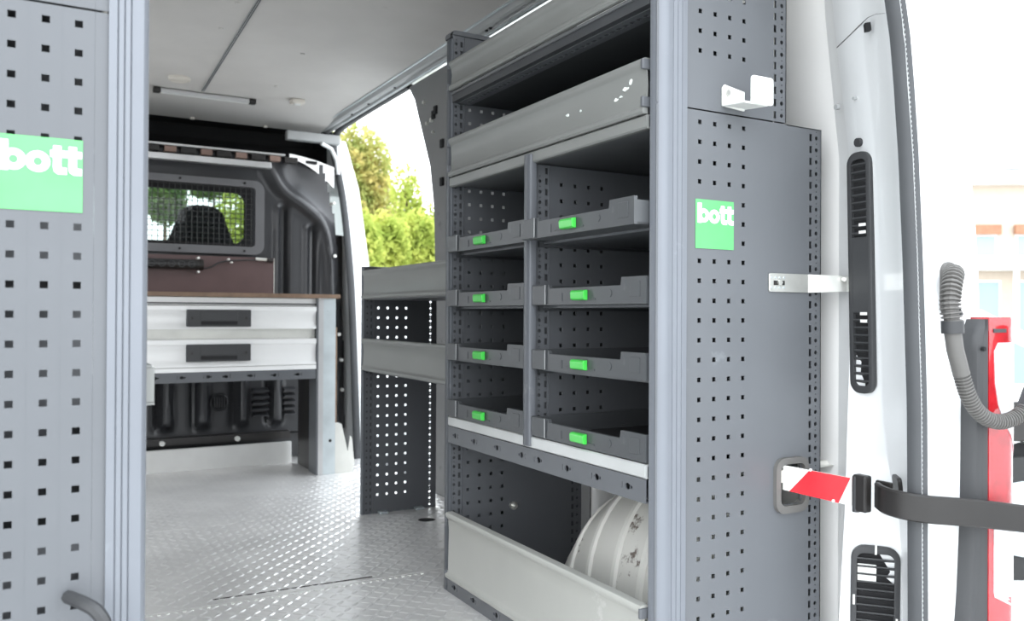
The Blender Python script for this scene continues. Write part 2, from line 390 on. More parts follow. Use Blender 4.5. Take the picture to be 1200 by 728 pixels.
# outer skin forward of the opening (white, seen past the seal)
def skin(pts, x0, x1, name, m): return struct(MB().prism(pts, x0, x1, 'x'), name, m)
out_f = [(3.236,0),(3.287,.517),(3.353,1.036),(3.54,1.50),(3.787,1.824)]
skin(out_f + [(4.3,1.72),(4.6,.9),(4.6,-.35),(3.0,-.35)], 1.60, 1.66, 'van_body', 'white')
b = MB()
b.grid([[(1.515, y+.02, z), (1.61, y2+.004, z2)] for (y, z), (y2, z2) in zip([(3.05,-.02),(3.12,.5),(3.20,1.036),(3.375,1.5),(3.52,1.76)], out_f)]); b.v = [(x, y-.0, z) for x, y, z in b.v]
struct(b, 'van_body', 'white')
struct(MB().box(1.53, 1.66, 2.0, 3.4, -.10, -.03), 'door_sill', 'darkgrey')
skin([(-.2,-.35),(2.05,-.35),(2.07,1.0),(2.10,1.2),(2.32,1.74),(2.4,1.85),(-.16,1.85)], 1.59, 1.63, 'van_body', 'white')
struct(MB().box(1.50, 1.66, -.2, 3.6, 1.925, 1.94), 'van_body', 'white')
MB().box(1.575, 1.60, 3.38, 3.42, 1.03, 1.10).build('door_striker', 'darkgrey', bpy.data.objects['van_body'])

# left wall and front lower shell
# (unseen door opening added here to let daylight onto floor and liner)
LP = [(-.2,-.04),(2.06,-.04),(2.10,1.2),(2.35,1.74),(3.3,1.74),(3.2,1.0),(3.1,-.04),(3.4,-.04),(3.4,1.84),(-.2,1.84)]
struct(MB().prism(LP, -.44, -.40, 'x'), 'wall_left', 'inner_white')
struct(MB().prism([(-.2,-.35),(2.05,-.35),(2.10,1.2),(2.35,1.76),(3.3,1.76),(3.2,1.0),(3.05,-.35),(4.6,-.35),(4.6,.95),(4.0,1.86),(-.2,1.86)], -.60, -.56, 'x'), 'van_body', 'white')

# ------------------------------------------------------------------ bulkhead (moulded liner, real relief)
ridge = smooth_path([(1.05,1.56),(1.085,1.50),(1.135,1.41),(1.25,1.345),(1.355,1.26),(1.395,1.12),(1.405,.86),(1.43,.4),(1.45,0)], 2)
def segd(px, pz):
    best = 9; side = 0
    for (a, c), (d, e) in zip(ridge, ridge[1:]):
        vx, vz = d-a, e-c; L = vx*vx+vz*vz; t = max(0, min(1, ((px-a)*vx+(pz-c)*vz)/L)) if L else 0
        qx, qz = a+vx*t-px, c+vz*t-pz; dd = math.hypot(qx, qz)
        if dd < best: best = dd; side = (vx*(pz-c)-vz*(px-a))
    return best, side
def bump(x, z):
    y = 3.25; d, s = segd(x, z)
    y -= .035*math.exp(-(d/.035)**2)
    if s > 0: y += .05*(1-math.exp(-(d/.07)**2))
    def sm(v, a, b, e): return 1/(1+math.exp(-(v-a)/e)) * 1/(1+math.exp((v-b)/e))
    for gx in (1.145, 1.30):
        top = 1.33 if gx < 1.2 else 1.235
        y += .035*sm(x, gx-.015, gx+.02, .004)*sm(z, .55, top, .008)
        y -= .012*sm(x, gx-.045, gx-.018, .005)*sm(z, .55, top, .008)
    for gx in (.40,.57,.742,.938,1.112):
        y -= .045*sm(x, gx-.028+.01*(z-.2), gx+.028-.03*(z-.2), .004)*sm(z, .195, .62, .006)
        y += .02*sm(x, gx-.055, gx-.032, .004)*sm(z, .19, .62, .006)
    y += .03*(z < .13)
    return y
nx, nz = 150, 110
xs = [-.42+(1.50+.42)*i/nx for i in range(nx+1)]; zz = [-.02+1.60*j/nz for j in range(nz+1)]
b = MB(); vid = {}
for i, x in enumerate(xs):
    for j, z in enumerate(zz):
        vid[i, j] = len(b.v); b.v.append((x, bump(x, z), z))
for i in range(nx):
    for j in range(nz):
        cx, cz = (xs[i]+xs[i+1])/2, (zz[j]+zz[j+1])/2
        if -.35 < cx < .965 and 1.105 < cz < 1.405: continue
        if cx > interp([(0,1.50),(.614,1.481),(1.32,1.430),(1.482,1.395),(1.6,1.36)], cz): continue
        b.f.append((vid[i,j], vid[i+1,j], vid[i+1,j+1], vid[i,j+1]))
wf = struct(b, 'wall_front', 'moulded', smooth=True, recalc=False)
# louvre groups and the round vent in the lower liner
for x0, x1 in ((.985,1.065),(.985+.16,1.065+.14)):
    for k in range(5):
        z = .235+k*.032
        MB().prism([(3.245,z),(3.205,z-.004),(3.205,z+.004),(3.245,z+.016)], x0, x1, 'x').build('louvre', 'moulded', wf)
b = MB().tube([(.823+.042*math.cos(a), 3.238, .312+.042*math.sin(a)) for a in [2*math.pi*k/20 for k in range(21)]], .006, 6, False); b.build('round_vent_rim', 'moulded', wf, smooth=True)
for k in range(5):
    x = .823-.024+.012*k; b = MB().box(x-.002, x+.002, 3.228, 3.246, .286, .338).build('round_vent_bar', 'darkgrey', wf)
MB().cyl((.823,3.249,.312),(.823,3.244,.312),.036,16).build('round_vent_hollow', 'soft_black', wf)
MB().box(-.4, 1.17, 3.185, 3.25, .115, .15).build('lower_ledge', 'black', wf)
for x in (.545, .90, .2): MB().cyl((x,3.165,.13),(x,3.19,.13),.013,10).build('ledge_bolt', 'tip_white', wf)
for x, y, z in ((1.438,3.2,.654),(1.453,3.2,.515),(1.459,3.2,.353),(1.412,3.2,1.077),(1.42,3.2,.86),(1.401,3.19,1.362)):
    MB().cyl((x,y,z),(x,y+.06,z),.009,10).build('liner_stud', 'tip_white', wf)
# edge strip of liner to the jamb
b = MB().grid([[(interp([(0,1.49),(.614,1.470),(1.2,1.435)], z),3.28,z),(1.505,3.34,z)] for z in (0,.4,.8,1.2)]); b.build('liner_edge', 'black', wf)
# window grille
GX0, GX1, GZ0, GZ1 = -.42, 1.03, 1.065, 1.445
def rrect(x0, x1, z0, z1, r, n=6):
    out = []
    for cx, cz, a0 in ((x1-r,z1-r,0),(x0+r,z1-r,90),(x0+r,z0+r,180),(x1-r,z0+r,270)):
        for k in range(n+1):
            a = math.radians(a0+90*k/n); out.append((cx+r*math.cos(a), cz+r*math.sin(a)))
    return out
def frame_xz(b, o, i, y0, y1):
    n = len(o)
    rows = [[(p[0],y1,p[1]) for p in o], [(p[0],y0,p[1]) for p in o], [(p[0],y0,p[1]) for p in i], [(p[0],y1,p[1]) for p in i], [(p[0],y1,p[1]) for p in o]]
    return b.grid(rows, True)
gr = thing('window_grille', 'grey framed wire mesh grille screwed over the bulkhead window', 'grille', (.3,3.22,GZ0))
frame_xz(MB(), rrect(GX0,GX1,GZ0,GZ1,.05), rrect(GX0+.04,GX1-.045,GZ0+.04,GZ1-.035,.02), 3.185, 3.20).build('grille_frame', 'frame', gr, smooth=True)
b = MB()
x = GX0+.05
while x < GX1-.05: b.box(x-.0018, x+.0018, 3.192, 3.196, GZ0+.03, GZ1-.03); x += .0262
z = GZ0+.05
while z < GZ1-.04: b.box(GX0+.03, GX1-.04, 3.196, 3.199, z-.0018, z+.0018); z += .0262
tag(b.build('wire_mesh', 'wire', gr), kind='stuff')
for x in (.05,.62,.93,.36):
    for z in (GZ0+.018, GZ1-.016): MB().cyl((x,3.178,z),(x,3.187,z),.006,8).build('screw', 'soft_black', gr)
# bulkhead window pane with rubber
wn = struct(MB().box(-.34, .96, 3.262, 3.266, 1.10, 1.41), 'window_1', 'glass')
frame_xz(MB(), rrect(-.36,.985,1.085,1.425,.04), rrect(-.32,.945,1.125,1.385,.05), 3.248, 3.275).build('window_rubber', 'soft_black', wn, smooth=True)
# over-cab recess: black
b = MB()
b.box(-.42, 1.33, 3.27, 4.2, 1.575, 1.59); b.box(-.42, 1.52, 3.95, 3.99, 1.58, 1.90); b.box(1.50, 1.53, 3.63, 4.0, 1.58, 1.84)
b.box(-.46, -.42, 3.3, 4.0, 1.55, 1.9); b.box(-.5, 1.53, 3.58, 4.0, 1.86, 1.90)
b.grid([[(x, 3.70, 1.735), (x, 3.95, 1.60)] for x in (-.42, 1.5)])
oc = struct(b, 'trim_6', 'soft_black')
MB().box(-.42, 1.14, 3.20, 3.235, 1.59, 1.600).build('crossbar_edge', 'alu', oc)
for k in range(9):
    x = -.30+k*.17; MB().box(x, x+.055, 3.20, 3.24, 1.560, 1.587).build('brown_block', 'orange_brown', oc)
    MB().box(x+.075, x+.145, 3.195, 3.24, 1.556, 1.586).build('dark_block', 'black', oc, bevel=.003)
b = MB().grid([[(1.17+.275*t, 3.235+.10*t, 1.612-.005*t-.03*t*t), (1.17+.275*t, 3.235+.10*t, 1.590-.03*t-.10*t*t)] for t in [k/6 for k in range(7)]])
b.build('white_gusset_strip', 'inner_white', oc)
b = MB().tube([(1.38,3.36,1.71),(1.44,3.38,1.69),(1.475,3.39,1.63),(1.485,3.39,1.55)], .012, 8); b.build('white_brace', 'white', oc, smooth=True)
# aluminium bar below it
MB().prism([(3.10,1.518),(3.10,1.542),(3.135,1.542),(3.135,1.518)], -.40, 1.05, 'x')
lb = tag(MB().box(-.40, 1.045, 3.10, 3.14, 1.503, 1.532).build('cross_rail', 'alu', bevel=.002), 'long square aluminium bar across the bulkhead above the mesh window', 'bar')

# cab beyond: dark shell, headliner, dashboard, windscreen glass
b = MB(); b.box(-.56, 1.58, 3.3, 4.9, -.1, -.04); b.box(1.55, 1.58, 3.45, 4.9, -.1, 1.05); b.box(-.58, -.55, 3.3, 4.9, -.1, 1.05)
b.box(-.56,1.58,4.75,4.9,-.1,1.02)
struct(b, 'trim_7', 'soft_black')
struct(MB().prism([(4.30,1.62),(4.34,1.62),(4.86,1.02),(4.82,1.02)], -.5, 1.5, 'x'), 'window_2', 'glass')
struct(MB().box(-.5, 1.33, 3.3, 4.30, 1.553, 1.572), 'trim_8', 'darkgrey')
b = MB()
b.tube([(1.52,4.28,1.57),(1.56,4.84,1.03)], .04, 8); b.tube([(-.48,4.28,1.57),(-.52,4.84,1.03)], .04, 8); b.box(1.50,1.56,3.95,4.02,1.0,1.56)
struct(b, 'trim_9', 'darkgrey')
st = thing('passenger_seat', 'dark grey cloth cab seat seen through the mesh window', 'seat', (.82,3.8,0))
rows = []
for z, hw, d in ((.55,.24,.09),(.8,.25,.09),(1.0,.235,.08),(1.12,.205,.075),(1.2,.165,.07),(1.28,.135,.06),(1.33,.12,.055),(1.36,.09,.045),(1.375,.04,.03)):
    rows.append([(.82+hw*math.copysign(abs(math.cos(a))**.6, math.cos(a)), 3.8+d*math.copysign(abs(math.sin(a))**.7, math.sin(a)), z) for a in [2*math.pi*k/20 for k in range(20)]])
b = MB().grid(rows, True); b.f.append(tuple(range(len(b.v)-20, len(b.v)))); b.build('backrest', 'seat', st, smooth=True)
MB().box(.58,1.06,3.85,4.3,.42,.56).build('seat_cushion', 'seat', st, bevel=.04); MB().box(.62,1.02,3.85,4.25,-.04,.42).build('seat_base', 'black', st)
MB().box(.76,.88,3.725,3.735,1.12,1.26).build('seat_back_panel', 'darkgrey', st, bevel=.01)

# board, brown panel, power strip, cable at the bulkhead
tag(MB().box(-.38, 1.155, 3.10, 3.125, 0, .108).build('kick_board', 'board_white', bevel=.002), 'low pale board standing along the foot of the bulkhead under the bench', 'board')
bb = tag(MB().box(-.38, 1.075, 3.165, 3.18, .86, 1.05).build('backing_board', 'film', bevel=.001), 'dark red-brown board fixed behind the workbench below the grille', 'board')
MB().box(1.0745, 1.0775, 3.163, 3.181, .86, 1.05).build('edge_band', 'gusset', bb)
ps = thing('power_strip', 'black round-ended power strip on the dark red-brown board', 'power strip', (.45,3.14,.985))
MB().tube([(-.1,3.136,1.003),(.705,3.136,1.003)], .024, 14).build('strip_body', 'socket', ps, smooth=True)
MB().tube([(.70,3.136,1.003),(.722,3.136,1.003)], .027, 14).build('end_cap', 'black', ps, smooth=True)
for k in range(6):
    x = .44+k*.045; b = MB().tube([(x+.015*math.cos(a), 3.112, 1.003+.015*math.sin(a)) for a in [2*math.pi*j/12 for j in range(13)]], .0025, 5, False); b.build('socket_rim', 'darkgrey', ps)
for z in (1.036,.968): MB().cyl((.70,3.125,z),(.70,3.165,z),.006,8).build('screw', 'brushed', ps)
cb = thing('cable', 'thin dark cable running from the power strip to a plug on the board edge', 'cable', (.85,3.14,1.0))
MB().tube(smooth_path([(.72,3.145,.985),(.76,3.145,.99),(.80,3.15,1.02),(.86,3.152,1.03),(.94,3.15,1.035),(1.0,3.15,1.038)],2), .004, 6).build('cord', 'darkgrey', cb, smooth=True)
MB().tube([(.98,3.15,1.042),(1.04,3.15,1.04)], .008, 8).build('plug', 'gusset', cb); MB().tube([(1.035,3.15,1.04),(1.065,3.15,1.035)], .012, 8).build('plug_tip', 'black', cb)
for x, z in ((.845,1.035),(.86,1.02)): MB().cyl((x,3.135,z),(x,3.165,z),.005,8).build('cable_clip', 'tip_white', cb)

# ------------------------------------------------------------------ ceiling fittings
lt = thing('strip_light', 'slim silver strip light with black ends under the van ceiling', 'lamp', (.72,3.05,1.80))
MB().prism([(.50,3.035),(.50,3.065),(.93,3.065),(.93,3.035)], 1.806, 1.826, 'z').build('housing', 'alu', lt, bevel=.004)
for x0, x1 in ((.478,.512),(.918,.952)): MB().box(x0,x1,3.03,3.07,1.803,1.828).build('end_cap', 'black', lt, bevel=.006)
MB().box(.513,.917,3.043,3.057,1.803,1.8065).build('diffuser', 'lamp', lt)
dm = thing('dome_light', 'small round cream ceiling light left of the batten', 'lamp', (.564,2.83,1.81))
rows = [[(.564+r*math.cos(a), 2.83+r*math.sin(a), z) for a in [2*math.pi*k/20 for k in range(20)]] for r, z in ((.048,1.83),(.048,1.820),(.040,1.814),(.036,1.816),(.02,1.812),(.002,1.811))]
MB().grid(rows, True).build('dome', 'cream', dm, smooth=True)
sn = thing('ceiling_sensor', 'small square cream ceiling box right of the batten', 'sensor', (1.13,2.95,1.80))
MB().box(1.10,1.165,2.92,2.98,1.808,1.830).build('casing', 'cream', sn, bevel=.006); MB().box(1.118,1.148,2.935,2.962,1.804,1.809).build('casing_lens', 'lamp', sn, bevel=.003)

# ------------------------------------------------------------------ main racking (right, near)
rk = thing('racking_unit', 'large grey racking unit at the rear right with eight pull-out trays', 'shelving', (1.2,.45,0))
ROWS = [1.135-.038*k for k in range(28)]
UP = [1.272+.038*k for k in range(7)]
def end_panel(y, z_low_top=1.16, ring_cut=True, sgn=1):
    b = MB()
    strip(b, lambda l,c,t: (c, y+t, l), .002, .0, 1.157, 1.0, 1.087, [])
    for x in (1.106,1.144,1.182,1.220): pegcol(b, y, x, .019, 0, 1.157, ROWS)
    if ring_cut: strip(b, lambda l,c,t: (c, y+t, l), .002, 0, 1.157, 1.239, 1.403, [(.378,.46,1.322,1.384,'s')])
    else: plain(b, y, 1.239, 1.403, 0, 1.157)
    rectcol(b, y, 1.411, 1.403, 1.4195, 0, 1.157); roundcol(b, y, 1.428, 1.4195, 1.443, 0, 1.157)
    # folded returns
    b.box(1.441,1.443,y,y+.03,0,1.157); b.box(1.34,1.443,y,y+.03,1.155,1.157)
    u = MB(); z0 = 1.160
    plain(u, y, 1.0, 1.087, z0, 1.54)
    for x in (1.106,1.144,1.182,1.220): pegcol(u, y, x, .019, z0, 1.54, UP)
    plain(u, y, 1.239, 1.298, z0, 1.54)
    rectcol(u, y, 1.306, 1.298, 1.3145, z0, 1.54); roundcol(u, y, 1.325, 1.3145, 1.338, z0, 1.54)
    u.box(1.336,1.338,y,y+.03,z0,1.54); u.box(1.0,1.338,y,y+.03,1.538,1.54)
    return b, u
b, u = end_panel(0.0)
b.build('side_panel', 'panel', rk); u.build('side_panel', 'panel', rk)
# front profile of the near end: grooved extrusion
def profile_poly(y0, front=True):
    # (x, y) outline, groove lines on the outer (camera) face
    p = [(1.071, y0+.004), (1.071, y0-.004)]
    for gx in (1.058, 1.047, 1.036): p += [(gx+.0012, y0-.005), (gx, y0-.0032), (gx-.0012, y0-.005)]
    p += [(1.026, y0-.006), (1.016, y0-.007), (1.007, y0-.003), (1.002, y0+.004), (1.0, y0+.012), (1.001, y0+.020), (1.006, y0+.024), (1.014, y0+.024), (1.014, y0+.004)]
    return p
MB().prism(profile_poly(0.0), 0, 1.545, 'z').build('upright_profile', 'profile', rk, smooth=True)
# far end panel: front strip holes, peg columns, rear strip
y = .890; b = MB(); PR = [1.072+.038*k for k in range(12)] + [1.072-.038*k for k in range(1,28)]
def far_panel(b, y, ztop, zsplit, x0, xend, pegs, z0=0.0):
    roundcol(b, y, x0+.0165, x0+.007, x0+.0245, z0, ztop, .004); rectcol(b, y, x0+.033, x0+.0245, x0+.041, z0, ztop, .004)
    plain(b, y, x0+.041, pegs[0]-.018, z0, ztop); h = (pegs[1]-pegs[0])/2; plain(b, y-.004, x0+.041, x0+.044, z0, ztop, .004)
    for x in pegs: pegcol(b, y, x, h, z0, ztop, PR)
    plain(b, y, pegs[0]-.0185, pegs[0]-h+.0003, z0, ztop)
far_panel(b, y, 1.538, 1.16, 1.0, 1.443, (1.060,1.0965,1.133,1.1695))
plain(b, y, 1.1875, 1.30, 1.16, 1.538); plain(b, y, 1.1875, 1.403, 0, 1.16)
rectcol(b, y, 1.307, 1.30, 1.315, 1.16, 1.538); roundcol(b, y, 1.326, 1.315, 1.338, 1.16, 1.538)
rectcol(b, y, 1.411, 1.403, 1.4195, 0, 1.16); roundcol(b, y, 1.428, 1.4195, 1.443, 0, 1.16)
b.box(1.0,1.338,y,y+.03,1.538,1.54)
b.build('side_panel', 'panel', rk)
def nose(y0, y1, z0, z1, x=1.0, d=.018):
    m_ = (y0+y1)/2; hw = (y1-y0)/2
    return MB().prism([(x+d, y1), (x+.004, y1)] + [(x+.004-.006*math.cos(a), m_+hw*.98*math.sin(a)) for a in [math.radians(t) for t in (70,40,15,-15,-40,-70)]] + [(x+.004, y0), (x+d, y0)], z0, z1, 'z')
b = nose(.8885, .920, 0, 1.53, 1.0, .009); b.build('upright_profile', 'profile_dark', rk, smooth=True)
MB().box(1.004,1.042,.897,.903,.0,1.53).build('strip_backing','back',rk); MB().box(1.402,1.442,.897,.903,.0,1.15).build('strip_backing','back',rk); MB().box(1.01,1.052,.461,.464,.49,1.11).build('strip_backing','back',rk)
b = MB(); pts = [(.996,1.53),(.998,1.545),(1.008,1.552),(1.03,1.553),(1.338,1.548),(1.338,1.54),(.996,1.54)]
b.prism(pts, .884, .918, 'y').build('profile_cap', 'panel', rk, smooth=True)
MB().cyl((.999,.895,.052),(1.0,.895,.052),.004,8).build('rivet', 'soft_black', rk)
# divider between the bays
y = .455; b = MB()
roundcol(b, y, 1.026, 1.010, 1.036, .485, 1.115, .004); rectcol(b, y, 1.044, 1.036, 1.050, .485, 1.115, .004); plain(b, y-.003, 1.050, 1.053, .485, 1.115, .004)
plain(b, y, 1.050, 1.067, .485, 1.115)
for x in (1.086,1.125,1.164,1.203): pegcol(b, y, x, .0195, .485, 1.115, PR)
plain(b, y, 1.2225, 1.43, .485, 1.115); b.build('divider_panel', 'panel', rk)
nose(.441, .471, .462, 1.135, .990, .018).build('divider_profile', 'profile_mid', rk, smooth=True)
# shelves and their pale front edges
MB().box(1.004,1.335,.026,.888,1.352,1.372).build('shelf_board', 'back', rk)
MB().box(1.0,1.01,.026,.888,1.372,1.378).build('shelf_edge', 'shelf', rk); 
b = MB()
strip(b, lambda l,c,t: (c, l, 1.350+t), .002, .03, .886, 1.02, 1.06, [(v, v+.012, 1.034, 1.044, 's') for v in [.05+.022*i for i in range(37)]]); b.build('slotted_underside', 'panel', rk)
MB().box(1.004,1.43,.026,.888,1.120,1.140).build('shelf_board', 'shelf', rk)
MB().prism([(1.0,1.116),(.997,1.119),(.997,1.139),(1.0,1.142),(1.012,1.142),(1.012,1.116)], .026, .888, 'y').build('shelf_edge', 'lip', rk)
MB().box(1.004,1.43,.026,.888,.460,.480).build('shelf_board', 'shelf', rk)
MB().prism([(1.0,.457),(.997,.460),(.997,.481),(1.0,.484),(1.014,.484),(1.014,.457)], .026, .888, 'y').build('shelf_edge', 'shelf_edge', rk)
MB().box(1.33,1.332,.03,.886,1.16,1.44).build('back_sheet', 'back', rk); MB().box(1.425,1.428,.03,.886,.44,1.155).build('back_sheet', 'back', rk)
# shelf lips
MB().prism(lip_poly(1.382,1.463,1.0), .030, .886, 'y').build('shelf_lip', 'lip', rk, smooth=True)
MB().prism(lip_poly(1.144,1.250,1.0), .030, .886, 'y').build('shelf_lip', 'lip_worn', rk, smooth=True)
tag(MB().prism(lip_poly(.040,.220,.998), .030, .886, 'y').build('shelf_lip', 'lip_light', rk, smooth=True), 'tall pale grey lip across the bottom bay')
for z in (1.237,1.166,1.452,1.392,.205,.052):
    for y0, y1 in ((.026,.034),(.884,.890)): MB().box(.988,1.012,y0,y1,z-.010,z+.010).build('lip_end_cap', 'panel', rk, bevel=.002)
# worn paint flakes on the middle lip
b = MB()
def flake(y, z, sy, sz, n=9):
    p = []
    for k in range(n):
        a = 2*math.pi*k/n; r = random.uniform(.5,1.0); p.append((y+sy*r*math.cos(a), z+sz*r*math.sin(a)))
    return p
for y, z, sy, sz in ((.095,1.205,.014,.006),(.078,1.216,.006,.008),(.125,1.190,.008,.005),(.110,1.193,.006,.003),(.30,1.196,.008,.004),(.25,1.195,.003,.003)):
    MB().prism(flake(y,z,sy,sz), .9995, 1.0015, 'x').build('paint_flake_mark', 'white_print', rk)
# keyhole rails
def keyrail(z0, z1, ys, flip, name='keyhole_rail'):
    b = MB(); zc = (z0+z1)/2; h = []
    for y, s in zip(ys, flip):
        h.append((y-.0075, y+.0075, zc-.0065, zc+.0065, 'o'))
        a = y+s*.0076; c = y+s*.0145; h.append((min(a,c), max(a,c), zc-.003, zc+.003, 's'))
        a = y-s*.016; c = y-s*.0185; h.append((min(a,c), max(a,c), zc-.006, zc+.006, 's'))
    strip(b, lambda l,c,t: (.998+t, l, c), .003, .026, .890, z0, z1, h)
    b.box(.998,1.02,.026,.890,z0-.002,z0)
    return b
KY = [.846,.734,.608,.487,.410,.293,.183,.080]; KF = [1,1,1,1,-1,-1,-1,-1]
keyrail(.413,.456,KY,KF).build('keyhole_rail', 'panel', rk); keyrail(.002,.040,KY,KF).build('keyhole_rail', 'panel', rk)
MB().box(1.03,1.032,.03,.886,.41,.456).build('rail_backing', 'back', rk); MB().box(1.03,1.032,.03,.886,.003,.04).build('rail_backing', 'back', rk)
MB().cyl((1.205,.882,.215),(1.205,.890,.215),.012,10).build('panel_bolt', 'brushed', rk); MB().cyl((1.205,.870,.215),(1.205,.883,.215),.005,8).build('bolt_shank', 'brushed', rk)
# handle recess frame in the near panel
b = MB(); o = rrect(1.305,1.400,.362,.475,.024); i = rrect(1.318,1.388,.377,.462,.014); frame_xz(b, o, i, -.009, .010)
b.build('slot_frame', 'hose', rk, smooth=True)
# sticker: green square with white word
def sticker(x0, z0, s, parent, y=-.0012):
    st = MB().box(x0, x0+s, y, y+.0008, z0, z0+s*.96).build('green_sticker', 'sticker', parent)
    bold_word(x0+s*.05, x0+s*.995, z0+s*.89, s*.40, y-.0001, st)
sticker(1.095, .893, .098, rk)

# trays: one built, seven copied
def make_tray(label):
    t = thing('pull_out_tray', label, 'tray', (0,0,0), 0, 'pull-out trays of the racking unit')
    W, D = .412, .36
    b = MB()
    b.box(0.008, D, 0, .003, 0, .046); WB = W-.014; b.box(0.008, D, WB-.003, WB, 0, .046); b.box(D-.003, D, 0, WB, 0, .046); b.box(.008, D, 0, WB, 0, .004)
    for x in (.12,.24): b.box(x, x+.002, 0, WB, .004, .014)
    b.build('tray_box', 'tray', t, local=True)
    b = MB()
    prof = [(0,0),(W,0),(W,.045),(W-.055,.045),(W-.055,.0445),(W-.068,.0445),(W-.072,.037),(.080,.037),(.077,.053),(0,.053)]
    b.prism(prof, 0, .008, 'x'); b.build('front_plate', 'tray', t, local=True, bevel=.0012)
    MB().box(-.0035, 0, W-.058, W, .001, .044).build('label_holder', 'tray', t, local=True, bevel=.001)
    MB().box(-.0042, -.0034, W-.0595, W-.0575, .002, .045).build('bright_edge', 'rail_grey', t, local=True)
    MB().box(-.0015, 0, .018, .048, .014, .044).build('moulded_square', 'tray', t, local=True, bevel=.0006)
    MB().cyl((-.0015,.115,.022),(0,.115,.022),.008,10).build('moulded_disc', 'tray', t, local=True)
    b = MB().box(-.0015,0,.165,.275,.010,.013); b.box(-.0015,0,.288,.2895,.008,.026); b.build('moulded_rib', 'tray', t, local=True)
    b = MB().prism([(-.001,.009),(-.009,.010),(-.012,.012),(-.013,.026),(-.010,.030),(-.001,.031)], .190, .240, 'y')
    tag(b.build('latch', 'green', t, local=True, bevel=.0015), 'bright green latch')
    return t
rows_z = [.932,.784,.638,.4845]; names = ['top', 'second', 'third', 'bottom']
bays = [(.026, 'nearer right-hand bay'), (.470, 'farther left-hand bay')]
tray0 = None
for bi, (y0, bn) in enumerate(bays):
    for ri, z in enumerate(rows_z):
        lab = f'dark grey tray with green latch in the {bn}, {names[ri]} of four'
        if tray0 is None: tray0 = make_tray(lab); t = tray0
        else: t = copy_tree(tray0); t['label'] = lab
        t.location = ((.993 if bi else .999) if not (bi == 0 and ri == 0) else .967, y0+.001 - (.004 if bi == 0 and ri == 0 else 0), z+.002)
for z in rows_z[:3]:
    for ya, yb in ((.026,.029),(.444,.452),(.459,.469),(.883,.888)): MB().box(1.02,1.38,ya,yb,z-.010,z+.0015).build('tray_runner', 'back', rk)
    for ya, yb in ((.030,.445),(.468,.885)): MB().box(1.03,1.37,ya,yb,z-.004,z+.0015).build('tray_support', 'panel', rk)
mt_ = tag(MB().box(1.06,1.33,.10,.36,.5008,.503).build('mat_sheet', 'soft_black'), 'black sheet lying in the bottom right-hand tray', 'mat')

# hook bracket on the upper panel
hk = thing('hook_bracket', 'small white bent hook bracket bolted on the upper side panel', 'hook', (1.22,-.03,1.17))
b = MB().prism([(1.160,1.172),(1.160,1.208),(1.165,1.214),(1.218,1.206),(1.218,1.168)], -.005, -.0005, 'y'); b.build('back_plate', 'tip_white', hk, bevel=.001)
MB().prism([(-.0005,1.172),(-.062,1.166),(-.062,1.170),(-.0005,1.176)], 1.160, 1.222, 'x').build('arm_plate', 'tip_white', hk, bevel=.001)
MB().prism(rrect(1.176,1.232,1.167,1.220,.006), -.066, -.061, 'y').build('front_plate', 'tip_white', hk, bevel=.001)
MB().cyl((1.170,-.005,1.198),(1.170,-.010,1.198),.006,8).build('bolt', 'brushed', hk)

# zinc bracket from panel to pillar
zb = thing('steel_bracket', 'flat bright steel bracket joining the side panel to the white pillar', 'bracket', (1.38,-.01,.81))
MB().prism(rrect(1.288,1.402,.813,.851,.004), -.004, -.001, 'y').build('bracket_plate', 'brushed', zb, bevel=.0008)
b = MB().add([(1.40,-.004,.813),(1.477,-.045,.816),(1.477,-.045,.848),(1.40,-.004,.851),(1.40,-.001,.813),(1.477,-.042,.816),(1.477,-.042,.848),(1.40,-.001,.851)], [(0,1,2,3),(4,7,6,5),(0,4,5,1),(3,2,6,7),(1,5,6,2),(0,3,7,4)])
b.build('bracket_arm', 'brushed', zb)
MB().box(1.300,1.330,-.0055,-.0035,.827,.836).build('slot', 'black', zb); MB().cyl((1.315,-.004,.832),(1.315,-.009,.832),.006,6).build('bolt', 'brushed', zb)
for dx in (-.012,.0,.012,.024):
    for z in (.822,.842): MB().cyl((1.305+dx,-.004,z),(1.305+dx,-.0058,z),.0022,6).build('dimple', 'zinc', zb)
MB().cyl((1.462,-.042,.841),(1.458,-.048,.841),.005,8).build('bolt', 'brushed', zb)

# ------------------------------------------------------------------ wheel arch
def arch_pt(y, t, off=0):
    u = (y-.10)/.53; h = .445*max(0, 1-abs(u)**2.6)**(1/2.2); xi = 1.12 + .06*abs(u)**4
    x_in = xi; W = 1.50-x_in; a = t*math.pi/2; e = .62
    X = x_in + W*(1-abs(math.cos(a))**e if t < 1 else 1); Z = h*abs(math.sin(a))**.8
    X = x_in + W*(1-math.cos(a)**.75); Z = h*math.sin(a)**.62
    return (X-off*math.cos(a), y, Z+off*math.sin(a))
ysr = [.012+.615*k/40 for k in range(41)] + [.629]
b = MB().grid([[arch_pt(min(y,.6299), k/14) for k in range(15)] for y in ysr])
wa = struct(b, 'wheel_arch', 'arch', smooth=True)
for y0 in (.50,.405,.30,.205,.11,.035):
    ys = [y0-.010,y0-.006,y0+.006,y0+.010]; offs = [-.001,.007,.007,-.001]
    MB().grid([[arch_pt(y, .04+.96*k/14, o_) for k in range(15)] for y, o_ in zip(ys, offs)]).build('arch_rib', 'arch_rib', wa, smooth=True)

